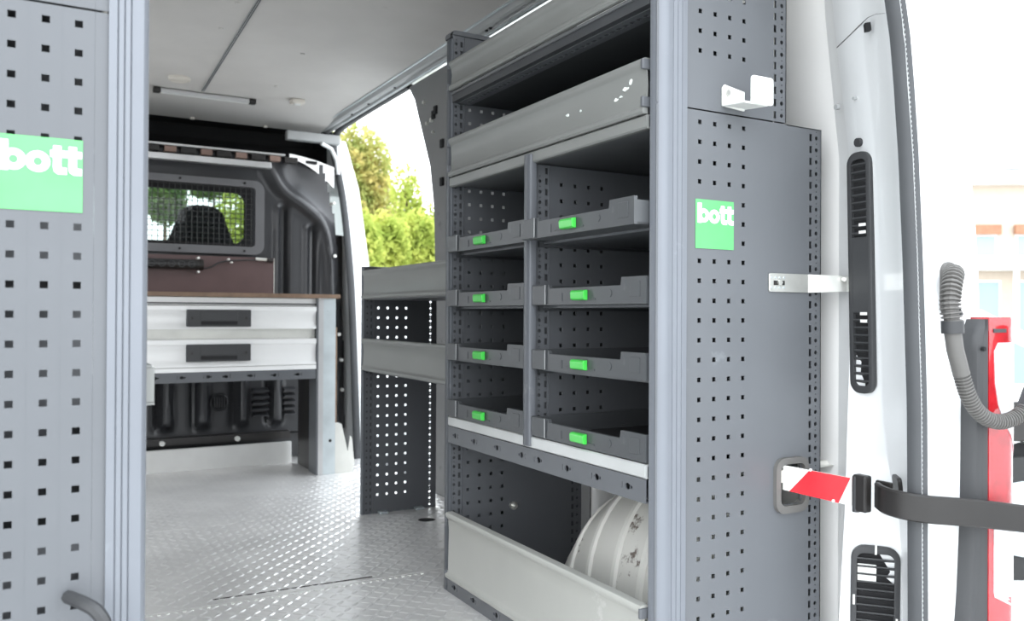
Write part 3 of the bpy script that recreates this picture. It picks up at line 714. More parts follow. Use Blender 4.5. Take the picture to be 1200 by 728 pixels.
# ------------------------------------------------------------------ low racking by the sliding door
lu = thing('low_racking_unit', 'low grey two-tier rack standing in front of the sliding door', 'shelving', (1.2,1.4,0))
b = MB(); y = 1.843; x0 = 1.088
roundcol(b, y, x0+.018, x0+.006, x0+.026, 0, .938, .004); rectcol(b, y, x0+.034, x0+.026, x0+.043, 0, .938, .004); plain(b, y-.004, x0+.043, x0+.046, 0, .938, .004)
plain(b, y, x0+.043, 1.131, 0, .938)
for x in (1.150,1.188,1.226,1.264): pegcol(b, y, x, .019, 0, .938, [.824-.0358-.0377*k for k in range(-3, 20)])
plain(b, y, 1.283, 1.358, 0, .938); roundcol(b, y, 1.368, 1.358, 1.378, 0, .938); plain(b, y, 1.378, 1.395, 0, .938)
b.build('side_panel', 'panel', lu)
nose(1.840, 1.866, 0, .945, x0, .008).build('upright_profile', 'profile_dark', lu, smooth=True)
MB().box(x0+.004,x0+.044,1.850,1.856,0,.935).build('strip_backing','back',lu)
MB().box(x0+.01,1.395,1.842,1.865,.936,.946).build('profile_cap', 'panel', lu, bevel=.004)
plain_b = MB(); plain(plain_b, .965, x0, 1.395, 0, .938); plain_b.build('side_panel', 'panel', lu)
nose(.955, .982, 0, .945, x0, .014).build('upright_profile', 'profile', lu, smooth=True)
for z0, z1 in ((.822,.930),(.552,.672)):
    MB().prism(lip_poly(z0, z1, x0), .985, 1.840, 'y').build('shelf_lip', 'lip', lu, smooth=True)
    MB().box(x0+.006,1.39,.97,1.842,z0-.004,z0+.012).build('shelf_board', 'shelf', lu)
for z in (.5,): pass
for x in (1.15,1.30): MB().box(x,x+.035,1.815,1.842,0.001,.010).build('foot_bracket', 'zinc', lu, bevel=.002)

# ------------------------------------------------------------------ workbench at the bulkhead
wb = thing('workbench', 'white two-drawer workbench with brown plywood top against the bulkhead', 'workbench', (.5,2.9,0))
MB().box(-.38,1.276,2.69,3.16,.838,.857).build('bench_top', 'ply', wb, bevel=.001)
MB().box(-.38,1.163,2.715,3.1,.802,.836).build('top_rail', 'white_drawer', wb); MB().box(-.38,1.163,2.71,2.716,.806,.812).build('rail_groove', 'darkgrey', wb)
MB().box(-.36,1.16,2.72,2.735,.650,.694).build('inner_rail', 'gusset', wb)
MB().box(-.36,1.16,2.74,3.08,.52,.80).build('carcass', 'panel', wb)
for z0, z1 in ((.694,.800),(.526,.649)):
    dr = MB().prism([(2.705,z1),(2.697,z1-.004),(2.697,z1-.022),(2.704,z1-.028),(2.709,(z0+z1)/2),(2.706,z0+.02),(2.698,z0+.006),(2.698,z0),(2.725,z0),(2.725,z1)], -.36, 1.162, 'x').build('drawer', 'white_drawer', wb, smooth=True)
    hz = (z0+z1)/2-.004 if z0 > .6 else z0+.062
    hd = MB().box(.582,.858,2.690,2.707,hz-.038,hz+.038).build('handle', 'darkgrey', dr, bevel=.002)
    # only three levels: the recess pieces are drawer sub-parts too
    MB().box(.640,.800,2.688,2.692,hz-.010,hz+.030).build('handle_flap', 'darkgrey', dr, bevel=.002)
    MB().box(.642,.798,2.6885,2.6905,hz-.030,hz-.014).build('handle_gap', 'soft_black', dr)
    for xx in (.604,.836): MB().cyl((xx,2.690,hz),(xx,2.688,hz),.006,8).build('handle_screw', 'black', dr)
MB().prism([(2.700,.524),(2.697,.520),(2.697,.504),(2.73,.504),(2.73,.524)], -.36, 1.162, 'x').build('lower_edge', 'white_drawer', wb)
b = MB(); h = []
for x, s in ((.455,1),(.565,1),(.675,1),(.752,-1),(.86,-1),(.968,-1),(1.075,-1)):
    h.append((x-.0085,x+.0085,.474,.488,'o')); a = x+s*.0086; c = x+s*.017; h.append((min(a,c),max(a,c),.478,.484,'s')); a = x-s*.017; c = x-s*.020; h.append((min(a,c),max(a,c),.473,.489,'s'))
strip(b, lambda l,c,t: (l, 2.700+t, c), .003, -.36, 1.162, .460, .503, h); b.box(-.36,1.162,2.7,2.73,.458,.460); b.build('keyhole_rail', 'panel', wb)
MB().box(-.36,1.162,2.725,2.727,.46,.503).build('rail_backing', 'back', wb)
MB().prism([(1.170,2.700),(1.256,2.700),(1.256,2.76),(1.252,2.76),(1.252,2.705),(1.174,2.705),(1.174,2.76),(1.170,2.76)], 0, .838, 'z').build('leg', 'zinc', wb)
MB().box(1.164,1.172,2.697,2.82,0,.838).build('leg_web', 'panel', wb)
MB().box(1.172,1.196,2.6975,2.7005,0,.838).build('leg_flange', 'alu', wb)
for x, z in ((1.232,.16),): MB().cyl((x,2.6985,z),(x,2.7015,z),.0075,8).build('leg_hole', 'soft_black', wb)
for z in (.78,.03): MB().cyl((1.222,2.6985,z),(1.222,2.7015,z),.006,8).build('leg_rivet', 'zinc', wb)
MB().prism([(1.258,.0),(1.345,.0),(1.352,.03),(1.335,.045),(1.290,.235),(1.275,.243),(1.258,.243)], 2.705, 2.709, 'y').build('gusset_plate', 'gusset', wb)
MB().prism([(1.335,.045),(1.375,.02),(1.36,.16),(1.35,.17)], 2.76, 2.764, 'y').build('gusset_plate', 'gusset', wb)
MB().box(1.258,1.270,2.72,2.75,.24,.70).build('wood_strip', 'ply', wb)
b = MB()
yz = lambda l, c, t: (1.176+t, c, l)
strip(b, yz, .002, 0, .455, 2.76, 2.80, [(.01+.02*k, .02+.02*k, 2.775, 2.783, 's') for k in range(22)]); b.box(1.176,1.178,2.80,3.02,0,.455)
strip(b, yz, .002, 0, .455, 3.02, 3.06, [(.01+.02*k, .02+.02*k, 3.035, 3.043, 's') for k in range(22)]); b.build('inner_side_panel', 'black', wb)
MB().box(-.34,-.30,2.72,3.05,0,.52).build('leg', 'zinc', wb)

# ------------------------------------------------------------------ left racking (near left edge)
lr = thing('racking_unit', 'grey racking unit at the rear left with a perforated end panel', 'shelving', (-.1,.5,0))
b = MB(); LR = [1.1375-.0376*k for k in range(28)]
plain(b, 0, .067, .132, 0, 1.157)
for x in (.048,.0105,-.027,-.0645): pegcol(b, 0, x, .0188, 0, 1.157, LR, .0092)
plain(b, 0, -.28, -.0833, 0, 1.157); rectcol(b, 0, -.288, -.2965, -.28, 0, 1.157); roundcol(b, 0, -.305, -.32, -.2965, 0, 1.157); b.box(-.32,-.318,0,.03,0,1.157)
b.build('side_panel', 'panel', lr)
b = MB(); plain(b, 0, .067, .132, 1.160, 1.54)
for x in (.048,.0105,-.027,-.0645): pegcol(b, 0, x, .0188, 1.160, 1.54, UP, .0092)
plain(b, 0, -.21, -.0833, 1.160, 1.54); b.build('side_panel', 'panel', lr)
p = [(.083,.004),(.083,-.004)]
for gx in (.094,.102,.110): p += [(gx-.0012,-.005),(gx,-.0032),(gx+.0012,-.005)]
p += [(.116,-.006),(.125,-.007),(.130,-.003),(.1325,.004),(.133,.012),(.131,.020),(.126,.024),(.118,.024),(.118,.004)]
MB().prism(p, 0, 1.545, 'z').build('upright_profile', 'profile', lr, smooth=True)
b = MB(); plain(b, .89, -.32, .11, 0, 1.157); plain(b, .89, -.21, .11, 1.16, 1.54); b.build('side_panel', 'panel', lr)
MB().box(.095,.112,.88,.91,0,1.545).build('upright_profile', 'profile', lr, bevel=.004)
for z in (.47,.80,1.13,1.36): MB().box(-.20 if z > 1.16 else -.31,.110,.03,.888,z-.01,z+.01).build('shelf_board', 'back', lr)
MB().box(-.318,-.315,.03,.888,0,1.155).build('back_sheet', 'back', lr)
for z0, z1 in ((.05,.2),(.484,.56),(1.144,1.25),(1.38,1.46)): MB().prism(lip_poly(z0, z1, .112, 1), .03, .886, 'y').build('shelf_lip', 'lip', lr, smooth=True)
MB().box(.128,.1455,.032,.040,.640,.689).build('lip_end', 'lip', lr, bevel=.001); MB().box(.112,.1455,.03,.30,.637,.640).build('lip_end', 'lip', lr); MB().box(.112,.142,.03,.30,.689,.692).build('lip_end', 'lip', lr)
sticker(-.044, .893, .0975, lr)
# small latch lever at the lower edge
lv = thing('latch_lever', 'dark bent latch lever sticking out low on the left end panel', 'lever', (.07,-.04,.37))
MB().tube(smooth_path([(.040,-.012,.402),(.055,-.045,.402),(.072,-.06,.393),(.082,-.06,.370),(.088,-.055,.33)],2), .0085, 8).build('lever_arm', 'darkgrey', lv, smooth=True)
MB().tube([(.088,-.055,.335),(.095,-.012,.30)], .012, 8).build('lever_pivot', 'alu', lv)

# ------------------------------------------------------------------ rear right pillar
A = [(1.9,1.33),(1.411,1.415),(1.316,1.430),(1.102,1.467),(.713,1.472),(.361,1.458),(.139,1.441),(-.05,1.43)]
B_ = [(1.9,1.30),(1.386,1.403),(1.338,1.412),(1.089,1.454),(.578,1.476),(.509,1.482),(.333,1.512),(.144,1.520),(-.05,1.52)]
C_ = [(1.9,1.21),(1.333,1.329),(1.267,1.344),(1.183,1.354),(1.061,1.368),(.875,1.382),(.594,1.395),(.207,1.399),(-.35,1.40)]
lo = lambda z: interp([(0,1),(.36,1),(.56,0),(3,0)], z)   # how far the lower bulge is present
zs = [-.05+.05*k for k in range(38)]
rows = []
for z in zs:
    a, bb_, c = interp(A, z), interp(B_, z), interp(C_, z)
    by = -.12 - .02*lo(z)
    rows.append([(wx(z)-.001, .0, z), (a+.01, -.042, z), (a, -.05, z), (bb_, by, z), (bb_-.006, by-.012, z), ((bb_+c)/2+.01, (by-.24)/2-.01, z), (c+.01, -.236, z), (c+.006, -.262, z)])
dp = struct(MB().grid(rows), 'trim_10', 'white', smooth=True)
# horizontal panel joint with dark line
def pil(z, s, off=0):   # point on the pillar at height z, s 0..1 from A to B, 1..2 B to C
    a, bb_, c = interp(A, z), interp(B_, z), interp(C_, z)
    by = -.12 - .02*lo(z)
    if s <= 1: x, y = a+(bb_-a)*s, -.05+(by+.05)*s; nx, ny = -(-.05-by), (a-bb_)
    else: t = s-1; x, y = bb_+(c-bb_)*t, by+(-.24-by)*t; nx, ny = -(by+.24), (bb_-c)
    n = Vector((-abs(nx), -abs(ny) if s > 1 else ny, 0)).normalized()
    return Vector((x, y, z)) + n*off
pts = [pil(1.316,0,.0), pil(1.327,.5,.0), pil(1.338,1,.001), pil(1.336,1.3,.004), pil(1.328,1.6,.003), pil(1.315,1.9,.001)]
MB().tube(pts, [.0013,.0013,.0012,.0006,.0004,.0004], 5).build('panel_joint', 'frame', dp)
def at_pillar(z, s, off=0):
    o = pil(z, s, off); e = .01; d = (pil(z, s+.02)-pil(z, s-.02)).normalized(); wv = (pil(z+.03, s)-pil(z-.03, s)).normalized(); n = d.cross(wv).normalized()
    if n.x > 0: n = -n
    m_ = Matrix.Identity(4)
    for i in range(3): m_[i][0] = d[i]; m_[i][1] = wv[i]; m_[i][2] = n[i]; m_[i][3] = o[i]
    return m_
m1 = at_pillar(1.318, 1.35)
MB().box(-.006,.006,-.0075,.0075,.000,.010,m1).build('square_hole', 'soft_black', dp)
for z, s, r, mm in ((1.205,.55,.0035,'rail_grey'),(1.118,.5,.009,'darkgrey'),(1.20,-.2,.006,'rail_grey')):
    MB().cyl((0,0,0),(0,0,.008),r,10,at_pillar(z,s)).build('stud', mm, dp)
# lower recesses and pressings
# vents
def vent(name, label, z, s, W, H, slat_groups, r):
    mx = at_pillar(z, s, .001); o = pil(z, s); v = thing(name, label, 'vent', tuple(o)); off = Matrix.Translation(-o)
    def fr(w0, h0, w1, h1, r0, r1, z0, z1, zi):
        oo = rrect(-w0/2, w0/2, -h0/2, h0/2, r0); om = rrect(-w0/2+.003, w0/2-.003, -h0/2+.003, h0/2-.003, r0-.002); ii = rrect(-w1/2, w1/2, -h1/2, h1/2, r1)
        rows = [[(p_[0],p_[1],z0) for p_ in oo], [(p_[0],p_[1],z1-.002) for p_ in oo], [(p_[0],p_[1],z1) for p_ in om], [(p_[0],p_[1],z1-.001) for p_ in ii], [(p_[0],p_[1],zi) for p_ in ii]]
        return MB().grid(rows, True, mx)
    fr(W, H, W-.022, H-.03, r, max(r-.012,.004), 0, .011, .0015).build('vent_frame', 'darkgrey', v, smooth=True)
    MB().prism(rrect(-W/2+.006, W/2-.006, -H/2+.006, H/2-.006, r-.005), 0, .0018, 'z', mx).build('vent_back', 'soft_black', v)
    for g0, g1 in slat_groups:
        k = g0
        while k < g1:
            MB().prism([(k,.0015),(k+.0045,.0085),(k+.0075,.0085),(k+.003,.0015)], -W/2+.010, W/2-.010, 'x', mx).build('slat', 'darkgrey', v); k += .0155
    return v, mx
v, mx = vent('air_vent', 'tall narrow dark grey air vent on the white pillar', .853, .52, .060, .490, [(-.225,-.075),(.075,.225)], .024)
MB().box(-.020,.020,-.080,.072,.002,.0095,mx).build('vent_blank', 'darkgrey', v, bevel=.001)
for z in (-.083,-.098,.082,.097): MB().box(.000,.017,z-.003,z+.003,.0092,.0105,mx).build('bright_slot', 'inner_white', v)
v, mx = vent('air_vent', 'wide dark grey louvred air vent low on the white pillar', .150, .56, .092, .300, [(-.13,.12)], .026)
MB().box(-.034,.002,.075,.112,.003,.006,mx).build('valve_flap', 'tip_white', v, bevel=.002)
for xx, z in ((-.040,.04),(.040,-.0),(0,.144)): MB().box(xx-.002,xx+.002,z-.010,z+.010,.010,.0115,mx).build('bright_slot', 'tip_white', v)

# weather seal: fat grey rubber, swept
def sealx(z): return interp([(-.4,1.402),(.207,1.400),(.594,1.396),(.875,1.382),(1.061,1.369),(1.183,1.356),(1.267,1.345),(1.333,1.330),(1.9,1.19)], z)
rows = []
for z in [-.35+.03*k for k in range(74)]:
    x = sealx(z); rows.append([(x-.001,-.236,z),(x-.002,-.246,z),(x+.001,-.256,z),(x+.005,-.261,z),(x+.007,-.2595,z),(x+.0095,-.264,z),(x+.014,-.267,z),(x+.018,-.264,z),(x+.0195,-.257,z),(x+.017,-.248,z)])
ws = tag(MB().grid(rows, True).build('weather_seal', 'seal', smooth=True), 'long grey rubber weather seal curving down the white rear door opening', 'seal')
b = MB()
z = -.34
while z < 1.8:
    x = sealx(z)+.0062; b.box(x-.0006,x+.0006,-.2622,-.2600,z,z+.004); z += .0085
tag(b.build('stitch_row', 'rail_grey', ws), kind='stuff')
# rear body face beyond the seal and side skin
rows = []
for z in [-.35+.1*k for k in range(23)]:
    x = sealx(z); ln = interp([(-.4,0),(.8,0),(1.0,.02),(1.2,.06),(1.9,.20)], z)
    rows.append([(x+.012,-.255,z),(x+.05,-.262,z),(1.50-ln,-.262,z),(1.575-ln,-.255,z),(1.620-ln,-.235,z),(1.635-ln,-.19,z),(1.635-ln,-.15,z)])
body = struct(MB().grid(rows), 'van_body', 'white', smooth=True)
struct(MB().box(-.6,1.60,-.30,-.262,-.36,-.06), 'van_body', 'darkgrey')
struct(MB().box(-.6,-.42,-.262,-.22,-.35,1.88), 'van_body', 'white'); struct(MB().box(-.5,1.62,-.27,-.2,1.80,1.90), 'van_body', 'white')

# marking strap plate, hinge, door arm
mp = thing('marker_plate', 'red and white striped plate reaching out of the side panel slot', 'plate', (1.35,-.07,.40))
P0, P1_ = Vector((1.328,-.004,0)), Vector((1.372,-.135,0)); d = (P1_-P0)
def sheet(b, quad, th=.003, o=0):
    n = Vector((-d.y, d.x, 0)).normalized(); n = n if n.y < 0 else -n
    n = Vector((-.95,-.32,0)).normalized()
    v = [P0 + d*s + Vector((0,0,z)) + n*o for s, z in quad]; v2 = [p_ - n*th for p_ in v]; k = len(v)
    return b.add([tuple(q) for q in v+v2], [tuple(range(k)), tuple(range(2*k-1,k-1,-1))] + [(i,(i+1)%k,(i+1)%k+k,i+k) for i in range(k)])
zt = lambda s: .4605-.008*s; zb_ = lambda s: .411-.012*s
sheet(MB(), [(0,zb_(0)),(1,zb_(1)),(1,zt(1)),(0,zt(0))]).build('plate', 'tip_white', mp)
sheet(MB(), [(.10,zb_(.10)),(.82,zb_(.82)),(.985,zt(.985)),(.40,zt(.40))], .0006, .0008).build('red_band', 'red', mp)
for s, z in ((.42,.4585),(.75,.404)): MB().cyl(tuple(P0+d*s+Vector((-.003,-.001,z))), tuple(P0+d*s+Vector((0,0,z))), .003, 6).build('rivet', 'tip_white', mp)
MB().box(1.312,1.330,-.004,.004,.425,.45).build('plate_tongue', 'cream', mp)
da = thing('door_arm', 'broad black door check arm reaching right from the pillar hinge', 'arm', (1.4,-.2,.42))
MB().cyl((1.372,-.145,.390),(1.372,-.145,.458),.007,10).build('hinge_pin', 'darkgrey', da)
MB().box(1.366,1.386,-.170,-.140,.392,.462).build('hinge_block', 'black', da, bevel=.004)
MB().box(1.40,1.408,-.20,-.165,.410,.452).build('mount_plate', 'black', da, bevel=.003)
MB().prism(rrect(-.022,.030,-.018,.020,.008), 0, .008, 'z', at_pillar(.440,1.45,.008)).build('mount_plate', 'black', da, bevel=.002)
pth = smooth_path([(1.395,-.175,.425),(1.372,-.205,.424),(1.370,-.240,.422),(1.390,-.274,.419),(1.44,-.294,.414),(1.50,-.316,.407),(1.60,-.362,.393),(1.72,-.42,.378)], 2)
b = MB(); rows = []
for i, q in enumerate(pth):
    a = Vector(pth[max(i-1,0)]); c = Vector(pth[min(i+1,len(pth)-1)]); t_ = (c-a).normalized(); n = Vector((t_.y, -t_.x, 0)).normalized()
    Q = Vector(q); rows.append([tuple(Q + n*e + Vector((0,0,f))) for e, f in ((-.006,-.022),(-.003,-.025),(.003,-.025),(.006,-.022),(.006,.022),(.003,.025),(-.003,.025),(-.006,.022))])
b.grid(rows, True); b.f += [tuple(range(8)), tuple(range(len(b.v)-1, len(b.v)-9, -1))]; b.build('arm_bar', 'black', da, smooth=True)
# opened rear door (beyond the right edge) carries arm and hose
rd = struct(MB().box(1.70, 1.75, -1.05, -.33, -.25, 1.75), 'door_1', 'white', bevel=.01)

# ribbed hose
hs = thing('cable_conduit', 'grey corrugated rubber conduit looping from the body to the rear door', 'hose', (1.48,-.28,.6))
MB().prism(rrect(1.452,1.492,.765,.866,.0195), -.272, -.2605, 'y').build('grommet', 'hose', hs, bevel=.003)
hp = smooth_path([(1.478,-.268,.842),(1.462,-.285,.845),(1.436,-.297,.828),(1.421,-.302,.79),(1.424,-.305,.752)],2)
def ribbed(path, r0, r1, pitch, seg=12):
    P = [Vector(q) for q in path]; L = [0]
    for a, c in zip(P, P[1:]): L.append(L[-1]+(c-a).length)
    out = []; rr = []; s = 0; step = pitch/6
    while s < L[-1]:
        i = max(k for k in range(len(L)) if L[k] <= s); i = min(i, len(P)-2); t_ = (s-L[i])/max(1e-9, L[i+1]-L[i]); out.append(P[i].lerp(P[i+1], t_)); ph = (s/pitch) % 1
        rr.append(r1 if ph < .5 else r0); s += step
    return MB().tube(out, rr, seg)
ribbed(hp, .013, .018, .0075).build('ribbed_hose', 'hose', hs, smooth=False)
MB().tube([(1.424,-.305,.757),(1.425,-.305,.735)], .019, 14).build('hose_collar', 'darkgrey', hs, smooth=True)
MB().tube([(1.425,-.305,.738),(1.431,-.306,.705),(1.447,-.308,.66)], .0145, 14).build('hose_sleeve', 'hose', hs, smooth=True)
hp2 = smooth_path([(1.446,-.308,.662),(1.458,-.31,.63),(1.478,-.312,.60),(1.508,-.316,.578),(1.545,-.322,.570),(1.585,-.33,.580),(1.612,-.335,.602),(1.64,-.34,.66),(1.70,-.36,.74)],2)
ribbed(hp2, .011, .0145, .0060).build('ribbed_hose', 'hose', hs, smooth=False)
MB().tube([(1.448,-.30,.775),(1.455,-.30,.768)], .006, 8).build('hose_clip', 'darkgrey', hs)
MB().tube([(1.604,-.333,.592),(1.62,-.336,.625),(1.64,-.34,.66)], .0165, 12).build('hose_sleeve', 'darkgrey', hs, smooth=True)

# tail lamp
tl = thing('tail_lamp', 'tall red tail lamp with clear panels and black housing on the body corner', 'tail lamp', (1.6,-.27,.0))
zz_ = [(-.10,1.47),(.10,1.495),(.25,1.517),(.4,1.532),(.6,1.535),(.70,1.533),(.725,1.535)]
rows = []
for z, x in [(-.10,1.462),(.10,1.486),(.25,1.505),(.4,1.517),(.6,1.520),(.70,1.519),(.728,1.520),(.745,1.530),(.760,1.540)]:
    rows.append([(x,-.256,z),(x,-.278,z),(x+.006,-.288,z),(min(x+.018,1.544),-.292,z),(min(x+.020,1.546),-.290,z),(1.547,-.296,z),(1.549,-.25,z)])
b = MB().grid(rows, True); b.f += [tuple(range(7)), tuple(range(len(b.v)-1,len(b.v)-8,-1))]; b.build('lamp_housing', 'darkgrey', tl, smooth=True)
MB().cyl((1.535,-.298,.705),(1.535,-.292,.705),.004,8).build('housing_screw', 'soft_black', tl)
def lens(zlist, xin0, xin1, m, name, off=0, cap=True):
    # section on the corner: from x-in across the rear face round to the side
    rows = []
    for z, f0, f1 in zlist:
        sec = []
        for k in range(9):
            f_ = f0+(f1-f0)*k/8
            # arc length param 0..1 : rear face then rounded corner
            if f_ < .45: x, y = 1.547+.070*(f_/.45), -.298-off
            else:
                a = (f_-.45)/.55*math.pi/2; x, y = 1.617+(.026+off)*math.sin(a), -.272-(.026+off)*math.cos(a) + (-.0)*a + .05*max(0,(f_-.8))
            sec.append((x, y, z))
        rows.append(sec + [(sec[-1][0]-.006, sec[-1][1]+.02, z), (sec[0][0], -.262, z)])
    b = MB().grid(rows, True); n_ = 11
    if cap: b.f += [tuple(range(n_)), tuple(range(len(b.v)-1,len(b.v)-n_-1,-1))]
    return b.build(name, m, tl, smooth=True)
lens([(-.10,0,1),(.2,0,1),(.5,0,1),(.745,0,1),(.757,0,.95),(.764,0,.8)], 0, 0, 'lens_red', 'red_lens')
lens([(.716,.18,.75),(.70,.10,.90),(.64,.12,.98),(.60,.18,1.0),(.565,.30,1.0),(.54,.45,1.0),(.515,.62,1.0),(.48,.80,1.0),(.45,.90,1.0)], 0, 0, 'lens_clear', 'clear_lens', .0016)
lens([(.402,.10,1.0),(.39,.10,1.0),(.25,.10,1.0),(.24,.12,1.0),(.215,.5,1.0)], 0, 0, 'lens_clear', 'clear_lens', .0016)
lens([(.45,.86,1.0),(.40,.90,1.0)], 0, 0, 'lens_clear', 'clear_lens', .0012)
MB().box(1.56,1.60,-.2995,-.298,.735,.742).build('moulded_marks', 'darkgrey', tl)

# ------------------------------------------------------------------ outside
gd = struct(MB().box(-60, 60, -60, 80, -.60, -.56), 'ground', 'pave')
def tree(label, crowns, m, n, leaf, trunk, group=None, name='tree'):
    x, y = trunk; t = thing(name, label, 'tree' if name == 'tree' else 'bush', (x, y, -.56), 0, group)
    vol = [c[3]*c[4]*c[5] for c in crowns]; tot = sum(vol); b = MB()
    rnd = random.Random(hash((x, y)) & 0xffff if False else int(abs(x*131+y*17)))
    for c, v_ in zip(crowns, vol):
        for _ in range(int(n*v_/tot)):
            u = rnd.uniform(-1,1); a = rnd.uniform(0, 6.283); r = rnd.random()**.45*(1+.22*math.sin(5*a+3*u)*rnd.random()); s_ = math.sqrt(1-u*u)
            px, py, pz = c[0]+c[3]*r*s_*math.cos(a), c[1]+c[4]*r*s_*math.sin(a), c[2]+c[5]*r*u
            R_ = Euler((rnd.uniform(-1.2,1.2), rnd.uniform(-1.2,1.2), rnd.uniform(0,6.28))).to_matrix(); L = leaf*rnd.uniform(.7,1.4)
            q = [R_ @ Vector(p_) + Vector((px,py,pz)) for p_ in ((-L,0,0),(0,-.42*L,.12*L),(L,0,0),(0,.42*L,.12*L))]
            b.add([tuple(k) for k in q], [(0,1,2,3)])
    tag(b.build('foliage', m, t, recalc=False), kind='stuff')
    tb = MB()
    for c in crowns:
        tb.tube([(x, y, -.56), ((x*2+c[0])/3, (y*2+c[1])/3, (c[2]-.5)*.5), (c[0], c[1], c[2]), (c[0]+.05, c[1], c[2]+c[5]*.85)], [.05,.04,.022,.008], 6)
    tb.build('branches', 'bark', t)
    return t
def dirpt(u, depth):   # authoring helper: ground position along a heading, fixed at build time
    k = (u-600)/988.06; return (math.sin(YAW)+k*math.cos(YAW))*depth, (math.cos(YAW)-k*math.sin(YAW))*depth-1.2254
x, y = dirpt(405, 12.5)
tree('tall yellowing tree behind the hedge, highest in the side door opening', [(x-.35,y,2.90,.65,.45,.62),(x+.22,y,2.92,.50,.4,.66),(x-.3,y,2.2,.7,.5,.7),(x+.35,y,2.3,.50,.4,.65),(x+.1,y,1.75,.85,.45,.5)], 'leaf_autumn', 22000, .050, (x, y))
x, y = dirpt(483, 11.2)
tree('thin wispy young tree with sparse sprigs at the right of the hedge', [(x-.10,y,2.35,.25,.2,.42),(x+.08,y,1.95,.42,.25,.42)], 'leaf', 1500, .045, (x, y))
for u, dd, h, lab, n in ((414,8.0,1.74,'bright yellow-green bush filling the left of the side door opening',13000),(450,8.8,1.80,'leafy light green bush in the middle of the side door opening',13000),(488,9.6,1.92,'light green bush under the wispy young tree',13000),(524,10.4,1.86,'light green bush partly hidden by the grey pillar liner',11000)):
    x, y = dirpt(u, dd); k = .0 if u < 450 else .0
    tree(lab, [(x,y,h-.36,.28,.28,.38),(x-.05,y,h-.62,.32,.28,.42),(x+.07,y,h-1.0,.33,.28,.4),(x,y,.1,.33,.28,.5)], 'leaf', n, .040, (x, y), name='bush')
x, y = dirpt(285, 9.5); tree('green bush seen through the windscreen right of the cab seat', [(x,y,1.6,.38,.4,.60),(x-.1,y,.9,.45,.4,.7)], 'leaf', 4500, .045, (x, y), name='bush')
x, y = dirpt(193, 13); tree('dark tree crown seen through the windscreen left of the cab seat', [(x,y,2.5,.30,.3,.36)], 'leaf_dark', 2400, .06, (x, y))
x, y = dirpt(250, 15); tree('dark green tree seen above the cab seat through the windscreen', [(x,y,3.1,.7,.4,.3)], 'leaf_dark', 2400, .06, (x, y))

wx_, wy_ = dirpt(460, 7.0)  # unseen white wall, added so the low rack's holes read white
gw = thing('added_white_wall', 'low white wall added before the green bushes to whiten the rack holes', 'wall', (wx_, wy_, -.56), -YAW)
MB().box(-1.6,1.1,-.08,.08,0,1.52).build('wall_body', 'white', gw, local=True); MB().box(-1.62,1.12,-.11,.11,1.52,1.56).build('coping', 'board_white', gw, local=True, bevel=.008)
# parked white car (facing right), seen beside the tail lamp
cp = dirpt(1198, 4.25)
car = thing('parked_car', 'white parked car beyond the tail lamp at the right edge', 'car', (cp[0], cp[1], -.56), -YAW)
b = MB().prism([(-2.9,.35),(-2.95,.9),(-2.7,1.0),(-2.5,1.38),(-2.0,1.46),(-.7,1.44),(-.2,1.36),(.55,.98),(1.15,.86),(1.25,.6),(1.2,.3),(.42,.28),(.36,.48),(.2,.64),(0,.70),(-.2,.64),(-.36,.48),(-.42,.28),(-2.0,.28),(-2.05,.5),(-2.3,.66),(-2.55,.5),(-2.6,.28)], 0, 1.6, 'y')
b.build('car_body', 'white', car, local=True)
MB().prism([(-2.4,1.0),(-2.2,1.34),(-.75,1.38),(-.25,1.30),(.38,.99)], -.005, 0, 'y').build('side_window', 'carglass', car, local=True)
MB().prism([(-.36,.30),(-.36,.48),(-.2,.64),(0,.69),(.2,.64),(.36,.48),(.36,.30)], .05, .3, 'y').build('wheel_well', 'soft_black', car, local=True)
MB().cyl((0,-.0,.31),(0,.2,.31),.31,24).build('wheel', 'tyre', car, local=True); MB().cyl((0,-.01,.31),(0,0,.31),.19,16).build('hub_cap', 'zinc', car, local=True)
MB().cyl((-2.3,-.0,.31),(-2.3,.2,.31),.31,24).build('wheel', 'tyre', car, local=True)
MB().box(-.40,.46,-.012,-.001,.70,.90).build('side_cladding', 'black', car, local=True, bevel=.02)
MB().box(-.42,1.2,-.012,-.001,.28,.31).build('sill', 'black', car, local=True)
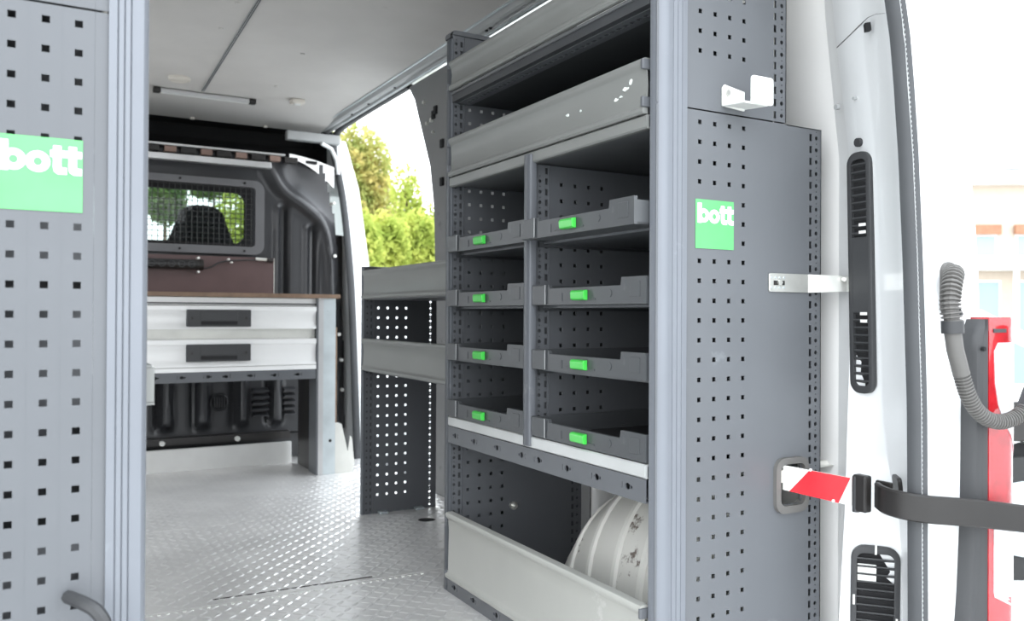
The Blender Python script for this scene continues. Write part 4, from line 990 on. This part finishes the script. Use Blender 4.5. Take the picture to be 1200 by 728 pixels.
MB().box(.5,1.15,-.01,-.001,.62,.70).build('red_stripe', 'red', car, local=True)

# house far right
hx, hy = dirpt(1260, 22)
hs_ = thing('house', 'cream two-storey house with orange awnings far behind the car', 'building', (hx, hy, -.56), -YAW-.1)
b = MB().box(-4,6,0,5,0,4.8); b.build('house_wall', 'facade', hs_, local=True)
MB().box(-4.3,6.3,-.4,5.4,4.8,4.95).build('house_roof', 'white', hs_, local=True, bevel=.02)
MB().box(-4,6,-.5,0,2.55,2.8).build('balcony', 'white', hs_, local=True)
for k in range(9):
    x = -3.6+k*1.05
    wi = MB().box(x,x+.6,-.03,0,2.9,3.75).build('window', 'white', hs_, local=True); MB().box(x+.06,x+.54,-.05,-.03,2.95,3.45).build('pane', 'windowpane', wi, local=True)
    MB().box(x-.05,x+.65,-.18,-.05,3.5,3.75).build('awning', 'rooftile', wi, local=True)
    wi = MB().box(x,x+.7,-.03,0,.9,2.3).build('window', 'white', hs_, local=True); MB().box(x+.06,x+.64,-.05,-.03,.95,2.25).build('pane', 'windowpane', wi, local=True)
    MB().box(x-.22,x-.12,-.5,-.4,0,2.6).build('column', 'white', hs_, local=True)
# street lamp head
sx, sy = dirpt(1209, 6)
sl = thing('wall_lantern', 'white curved lantern head on a grey arm high at the right', 'lamp', (sx, sy, -.56), -YAW)
MB().tube([(.35,.05,0),(.35,.05,2.36),(.30,.05,2.61),(.12,.02,2.56),(-.10,0,2.50)], [.03,.03,.025,.02,.018], 8).build('lantern_arm', 'zinc', sl, local=True, smooth=True)
rows = [[(-.25+.17*t_ , .09*r_*math.cos(a), 2.42+.055*r_*math.sin(a)) for a in [2*math.pi*k/14 for k in range(14)]] for t_, r_ in ((-.9,.1),(-.8,.55),(-.5,.9),(0,1),(.6,.95),(1.2,.8),(1.5,.4))]
MB().grid(rows, True).build('lantern_shade', 'white', sl, local=True, smooth=True)
MB().box(-.28,-.08,-.05,.05,2.348,2.365).build('lantern_glass', 'alu', sl, local=True, bevel=.005)
